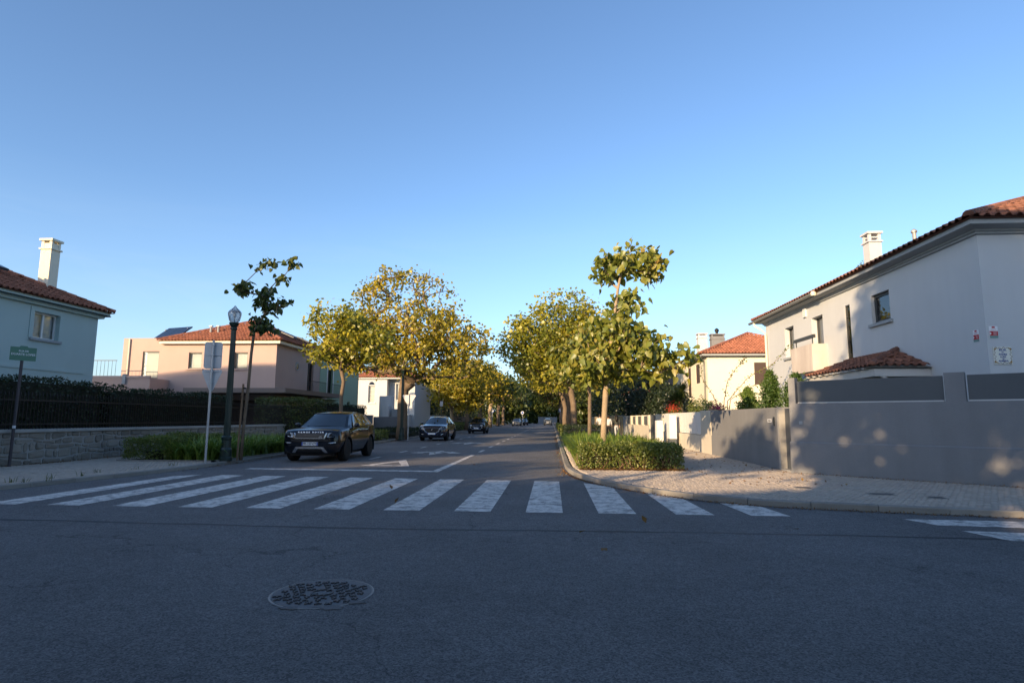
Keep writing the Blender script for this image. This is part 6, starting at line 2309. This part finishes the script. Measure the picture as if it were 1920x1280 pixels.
for s in (-1, 1):
    pts = [(s * .55, .79), (s * .57, .91), (s * .74, .955), (s * .88, .965), (s * .86, .90), (s * .74, .81)]
    hl = front_strip(ev, 'headlight', pts if s > 0 else pts[::-1], ny, M_LENS, .02)
    MB().lathe([(.042, -.012), (.042, .0), (.02, .002)], 14, axis='Y').build('projector', M_PLASTIC, hl, loc=(s * .66, ny(.66, .86) - .022, .862))
    ft = [(s * .60, .600), (s * .60, .622), (s * .82, .645), (s * .82, .612)]
    front_strip(ev, 'fog_strip', ft if s > 0 else ft[::-1], ny, M_CHROME, .012)
    MB().box(-.005, .012, -.16, .16, -.016, .016, bev=.005).build('side_vent', M_CHROME, ev, loc=(s * .972, -.72, .92))
front_strip(ev, 'lower_intake', [(-.42, .33), (.42, .33), (.37, .42), (-.37, .42)], ny, M_MESHGRILLE, .014)
for pts in ([(-.58, .30), (-.47, .30), (-.37, .43), (-.45, .485)], [(-.45, .43), (.45, .43), (.45, .487), (-.45, .487)], [(.47, .30), (.58, .30), (.45, .485), (.37, .43)]):
    front_strip(ev, 'skid_plate', pts, ny, M_CHROME, .03)
front_strip(ev, 'upper_intake', [(-.60, .665), (.60, .665), (.58, .715), (-.58, .715)], ny, M_MESHGRILLE, .01)
number_plate(ev, ny(0, .585) - .015, .585, 'FK-157-CY')
vis = MB().raw(*patch([(.14, -.66, 1.33), (.52, -.62, 1.33), (.47, -.45, 1.44), (.13, -.49, 1.44)], (0, 0, 0), 2, 2, off=.012))
MB().tube([(-.55, -1.02, 1.12), (-.1, -.92, 1.18)], .008, 4).tube([(.1, -1.06, 1.12), (.5, -.93, 1.17)], .008, 4).build('wiper', M_PLASTIC, ev)
MB().box(-.06, .06, -.42, -.36, 1.47, 1.52).build('mirror_sensor', M_PLASTIC, ev)

MZ = dict(
    paint=M_CARNAVY, wheel=(.345, .22, .76), axles=(-1.29, 1.28), rim=M_RIM, ws_bulge=.14, spokes=5,
    body=[(-2.13, .36, .56, .76, .80, .50, .58, .50), (-2.05, .26, .58, .86, .90, .70, .76, .66), (-1.85, .22, .60, .93, .98, .80, .86, .76), (-1.35, .21, .62, .99, 1.04, .82, .885, .82),
          (-.90, .21, .62, 1.01, 1.07, .82, .87, .83), (0, .21, .62, 1.03, 1.06, .82, .865, .84), (1.2, .22, .63, 1.07, 1.08, .82, .885, .84), (1.8, .27, .66, 1.08, 1.08, .78, .86, .78), (2.05, .33, .66, 1.04, 1.04, .72, .80, .70), (2.13, .44, .68, .96, .96, .62, .72, .60)],
    belt=[(-1.0, .72, 1.01), (-.85, .80, 1.02), (0, .82, 1.05), (1.2, .82, 1.08), (1.8, .77, 1.09), (2.0, .68, 1.07)],
    roof=[(-.2, .54, 1.43), (.05, .57, 1.475), (.5, .59, 1.50), (1.2, .57, 1.47), (1.7, .52, 1.40)],
    pairs=[(-.98, -.18), (.05, .05), (.9, .9), (1.5, 1.4), (1.98, 1.7)],
    windows=[((-.62, -.02), (.06, .10)), ((.12, .15), (.88, .90))],
    mirror=(-.60, .82, 1.09), handles=(.0, .9), handle_z=.90)
mz = build_car('parked_car', 'dark blue crossover with shield-shaped chrome-edged grille, second parked car', 'car', (-7.48, 39.1, .03), 0, MZ, 'cars parked along the left kerb')
sh_o = [(-.50, .80), (-.44, .62), (-.28, .50), (.28, .50), (.44, .62), (.50, .80)]
nm = nose(MZ)
front_strip(mz, 'grille', sh_o, nm, M_MESHGRILLE, .012)
mb = MB()
pts = [(-.62, .83), (-.50, .80), (-.44, .62), (-.28, .50), (.28, .50), (.44, .62), (.50, .80), (.62, .83)]
mb.tube([(a, nm(a, min(b, .80)) - .012, b) for a, b in pts], .016, 6)
mb.build('grille_surround', M_CHROME, mz)
MB().lathe([(.065, 0), (.065, .01)], 16, axis='Y').lathe([(.045, -.004), (.03, .0)], 12, axis='Y').build('badge', M_CHROME, mz, loc=(0, -2.145, .72))
number_plate(mz, -2.15, .46, '')
for s in (-1, 1):
    pts = [(s * .52, .765), (s * .54, .85), (s * .70, .875), (s * .77, .885), (s * .76, .83), (s * .64, .77)]
    front_strip(mz, 'headlight', pts if s > 0 else pts[::-1], nm, M_LENS, .02)
    pts = [(s * .55, .36), (s * .55, .41), (s * .72, .47), (s * .72, .43)]
    front_strip(mz, 'fog_strip', pts if s > 0 else pts[::-1], nm, M_CHROME, .012)

FI = dict(
    paint=M_CARBLACK, wheel=(.295, .19, .70), axles=(-1.12, 1.18), rim=M_RIMSIL, ws_bulge=.10, spokes=8,
    body=[(-1.77, .34, .52, .72, .76, .50, .56, .46), (-1.70, .24, .54, .84, .90, .66, .72, .58), (-1.5, .20, .57, .92, 1.0, .74, .79, .68), (-1.1, .20, .58, .95, 1.05, .76, .815, .76),
          (-.7, .20, .58, .97, 1.06, .76, .81, .77), (0, .20, .58, .99, 1.02, .76, .81, .78), (1.0, .21, .6, 1.02, 1.04, .76, .82, .78), (1.5, .26, .62, 1.02, 1.02, .70, .78, .72), (1.72, .32, .62, .98, .98, .64, .72, .62), (1.79, .42, .64, .88, .88, .56, .62, .50)],
    belt=[(-.85, .66, 1.0), (-.7, .74, 1.0), (0, .77, 1.02), (1.0, .76, 1.05), (1.5, .68, 1.05), (1.66, .60, 1.03)],
    roof=[(-.18, .50, 1.42), (.1, .54, 1.465), (.5, .55, 1.475), (1.0, .52, 1.43), (1.35, .47, 1.36)],
    pairs=[(-.82, -.15), (.05, .05), (.9, .9), (1.62, 1.32)],
    windows=[((-.5, -.02), (.25, .28)), ((.32, .34), (1.05, .98))],
    mirror=(-.5, .77, 1.05), handles=(.1,), handle_z=.88)
fi = build_car('parked_car', 'small black rounded city car, third parked car along the left kerb', 'car', (-7.05, 57.3, .03), 0, FI, 'cars parked along the left kerb')
front_strip(fi, 'lower_intake', [(-.5, .36), (.5, .36), (.46, .43), (-.46, .43)], nose(FI), M_MESHGRILLE, .012)
MB().tube([(-.36, -1.785, .66), (0, -1.795, .66), (.36, -1.785, .66)], .014, 6).build('chrome_bar', M_CHROME, fi)
MB().tube([(-.44, -1.785, .45), (0, -1.795, .45), (.44, -1.785, .45)], .016, 6).build('bumper_bar', M_CHROME, fi)
nf = nose(FI)
number_plate(fi, nf(0, .52) - .012, .52, '')
for s in (-1, 1):
    MB().lathe([(.105, 0), (.105, -.03), (.05, -.05), (.005, -.055)], 18, axis='Y').build('headlight', M_LENS, fi, loc=(s * .50, nf(.50, .74) + .01, .745), rot=(0, 0, s * .25))
    MB().lathe([(.055, 0), (.055, -.02), (.005, -.03)], 14, axis='Y').build('fog_lamp', M_LENS, fi, loc=(s * .52, nf(.52, .56) + .005, .56), rot=(0, 0, s * .25))
for k, (x, y, lb, pt, back) in enumerate([(-6.9, 118, 'grey hatchback far down the street, nearest of the three in a row', M_CARGREY, False), (-6.6, 127, 'dark car far down the street, middle of the three in a row', M_CARBLACK, False), (-6.3, 136, 'dark car far down the street, last of the three in a row', M_CARNAVY, False), (-.9, 133, 'dark car driving away at the far end of the right lane', M_CARGREY, True)]):
    sp = dict(MZ)
    sp.update(paint=pt, cut=False)
    c_ = build_car('car' if back else 'parked_car', lb, 'car', (x, y, .03), math.pi if back else 0, sp, None if back else 'far parked cars')
    for s in (-1, 1):
        front_strip(c_, 'headlight', [(s * .5, .74), (s * .5, .85), (s * .74, .87), (s * .74, .76)][::s], nm, M_LENS, .02)
        MB().box(-.14, .14, 0, .03, -.08, .08).build('tail_light', M_TAIL, c_, loc=(s * .58, 2.07, .88))
    number_plate(c_, -2.15, .48, '')
    number_plate(c_, 2.15, .62, '', face=1)

# ------------------------------------------------------------------ people


def skin(name, V, E, rad, m, parent, sub=1):
    me = bpy.data.meshes.new(name)
    me.from_pydata(V, E, [])
    o = bpy.data.objects.new(name, me)
    C.objects.link(o)
    md = o.modifiers.new('skin', 'SKIN')
    md.use_smooth_shade = True
    o.modifiers.new('sub', 'SUBSURF').levels = sub
    sv = me.skin_vertices[0].data
    for i, r in enumerate(rad):
        sv[i].radius = (r, r) if not hasattr(r, '__len__') else r
    sv[0].use_root = True
    dg = bpy.context.evaluated_depsgraph_get()
    me2 = bpy.data.meshes.new_from_object(o.evaluated_get(dg))
    bpy.data.objects.remove(o)
    me2.materials.clear()
    me2.materials.append(m)
    return link(name, me2, parent)


M_SKIN = mat('skin', (.42, .24, .16), rough=.6, var=.06)
M_HAIR = mat('dark_hair', (.012, .009, .007), rough=.5, var=.3, scale=40)


def person(label, x, y, h, rz, step, top, trousers, longhair=False, bag=False):
    k = h / 1.72
    T = thing('person', label, 'person', (x, y, .12), rz, 'pedestrians walking away')
    T.scale = (k, k, k)
    s = step
    V = [(0, 0, .95), (0, 0, 1.12), (0, -.01, 1.32), (0, 0, 1.46), (0, .02, 1.55), (0, .03, 1.66), (0, .03, 1.72)]
    rad = [(.09, .07), (.08, .06), (.09, .06), (.05, .05), (.06, .065), (.085, .10), (.05, .06)]
    E = [(i, i + 1) for i in range(6)]
    for sg in (-1, 1):
        n = len(V)
        sw_ = s * sg
        V += [(sg * .19, 0, 1.40), (sg * .235, -.10 * sw_ - .02, 1.13), (sg * .23, -.18 * sw_ + .06, .90), (sg * .225, -.20 * sw_ + .09, .80)]
        rad += [.035, .032, .030, .034]
        E += [(2, n), (n, n + 1), (n + 1, n + 2), (n + 2, n + 3)]
        n = len(V)
        V += [(sg * .095, 0, .88), (sg * .10, .20 * sw_ + .03, .50), (sg * .10, .30 * sw_ - .10 * (sw_ < 0), .10), (sg * .11, .30 * sw_ + .13, .04)]
        rad += [.06, .045, .040, .036]
        E += [(0, n), (n, n + 1), (n + 1, n + 2), (n + 2, n + 3)]
    body = skin('body', V, E, rad, M_SKIN, T)
    hb = MB()
    for sg in (-1, 1):
        bx, by = sg * .225, -.20 * s * sg + .09
        for f in range(4):
            L = (.07, .08, .075, .06)[f]
            hb.tube([(bx, by - .03 + f * .02, .80), (bx - sg * .004, by - .032 + f * .022, .765), (bx - sg * .016, by - .03 + f * .022, .765 - L * .6)], [.010, .009, .007], 5)
        hb.tube([(bx, by + .03, .83), (bx - sg * .01, by + .055, .795), (bx - sg * .012, by + .055, .765)], [.011, .010, .008], 5)
    hb.build('fingers', M_SKIN, body)
    fc = MB().lathe([(.012, 0), (.016, .02), (.006, .045)], 8, at=(0, .125, 1.625))
    for sg in (-1, 1):
        fc.lathe([(.01, 0), (.011, .006), (.004, .01)], 8, at=(sg * .032, .115, 1.655), axis='Y')
        fc.lathe([(.022, -.004), (.026, .004), (.012, .012)], 8, at=(sg * .085, .03, 1.64), axis='X')
    fc.box(-.022, .022, .112, .120, 1.592, 1.598).build('face_features', M_SKIN, body)
    Vt, Et, rt = [(0, 0, .90), (0, 0, 1.12), (0, -.01, 1.33), (0, 0, 1.43)], [(0, 1), (1, 2), (2, 3)], [(.165, .125), (.155, .118), (.175, .125), (.075, .075)]
    for sg in (-1, 1):
        n = len(Vt)
        sw_ = s * sg
        Vt += [(sg * .195, 0, 1.395), (sg * .235, -.10 * sw_ - .02, 1.13), (sg * .232, -.15 * sw_ + .04, .97)]
        rt += [.075, .06, .05]
        Et += [(2, n), (n, n + 1), (n + 1, n + 2)]
    skin('top', Vt, Et, rt, top, T)
    Vt, Et, rt = [(0, 0, .98), (0, 0, .90)], [(0, 1)], [(.155, .118), (.16, .12)]
    for sg in (-1, 1):
        n = len(Vt)
        sw_ = s * sg
        Vt += [(sg * .095, 0, .84), (sg * .10, .20 * sw_ + .03, .50), (sg * .10, .28 * sw_ - .09 * (sw_ < 0), .14)]
        rt += [.108, .078, .065]
        Et += [(1, n), (n, n + 1), (n + 1, n + 2)]
    skin('trousers', Vt, Et, rt, trousers, T)
    hr = MB().lathe([(.06, 1.56), (.096, 1.60), (.108, 1.66), (.098, 1.72), (.06, 1.765), (.01, 1.78)], 14, at=(0, .012, 0))
    if longhair:
        hr.tube([(0, -.06, 1.68), (0, -.10, 1.55), (0, -.14, 1.38), (0, -.14, 1.20)], [.09, .10, .10, .05], 10)
    hr.build('hair', M_HAIR, T, smooth=True)
    for sg in (-1, 1):
        sw_ = s * sg
        MB().box(-.045, .045, -.10, .17, 0, .075, bev=.03).build('shoe', M_INK if top is not None else M_INK, T, loc=(sg * .105, .28 * sw_ - .09 * (sw_ < 0), 0))
    if bag:
        b_ = MB().box(-.05, .06, -.14, .14, 0, .26, bev=.03).build('shoulder_bag', M_INK, T, loc=(.27, -.06, .92))
        MB().tube([(.0, 0, .26), (-.08, .02, .46), (-.20, .04, .52)], .014, 5).build('strap', M_INK, b_)
    return T


M_SHIRT = mat('white_shirt', (.62, .62, .60), var=.06, scale=10)
M_DARKTOP = mat('dark_top', (.05, .055, .05), var=.2, scale=10)
M_BLACKTR = mat('black_trousers', (.012, .012, .014), var=.2)
M_LIGHTTR = mat('light_trousers', (.42, .43, .44), var=.1)
person('person in white shirt and pale trousers walking away, left of the sapling trunk', 3.55, 44.5, 1.66, R(6), .8, M_SHIRT, M_LIGHTTR)
person('person in white shirt and black trousers walking away between the other two', 4.12, 44.0, 1.58, R(-4), -.8, M_SHIRT, M_BLACKTR)
person('person with long dark hair, dark top and light trousers walking away with a bag', 4.72, 44.2, 1.62, R(3), .7, M_DARKTOP, M_LIGHTTR, True, True)
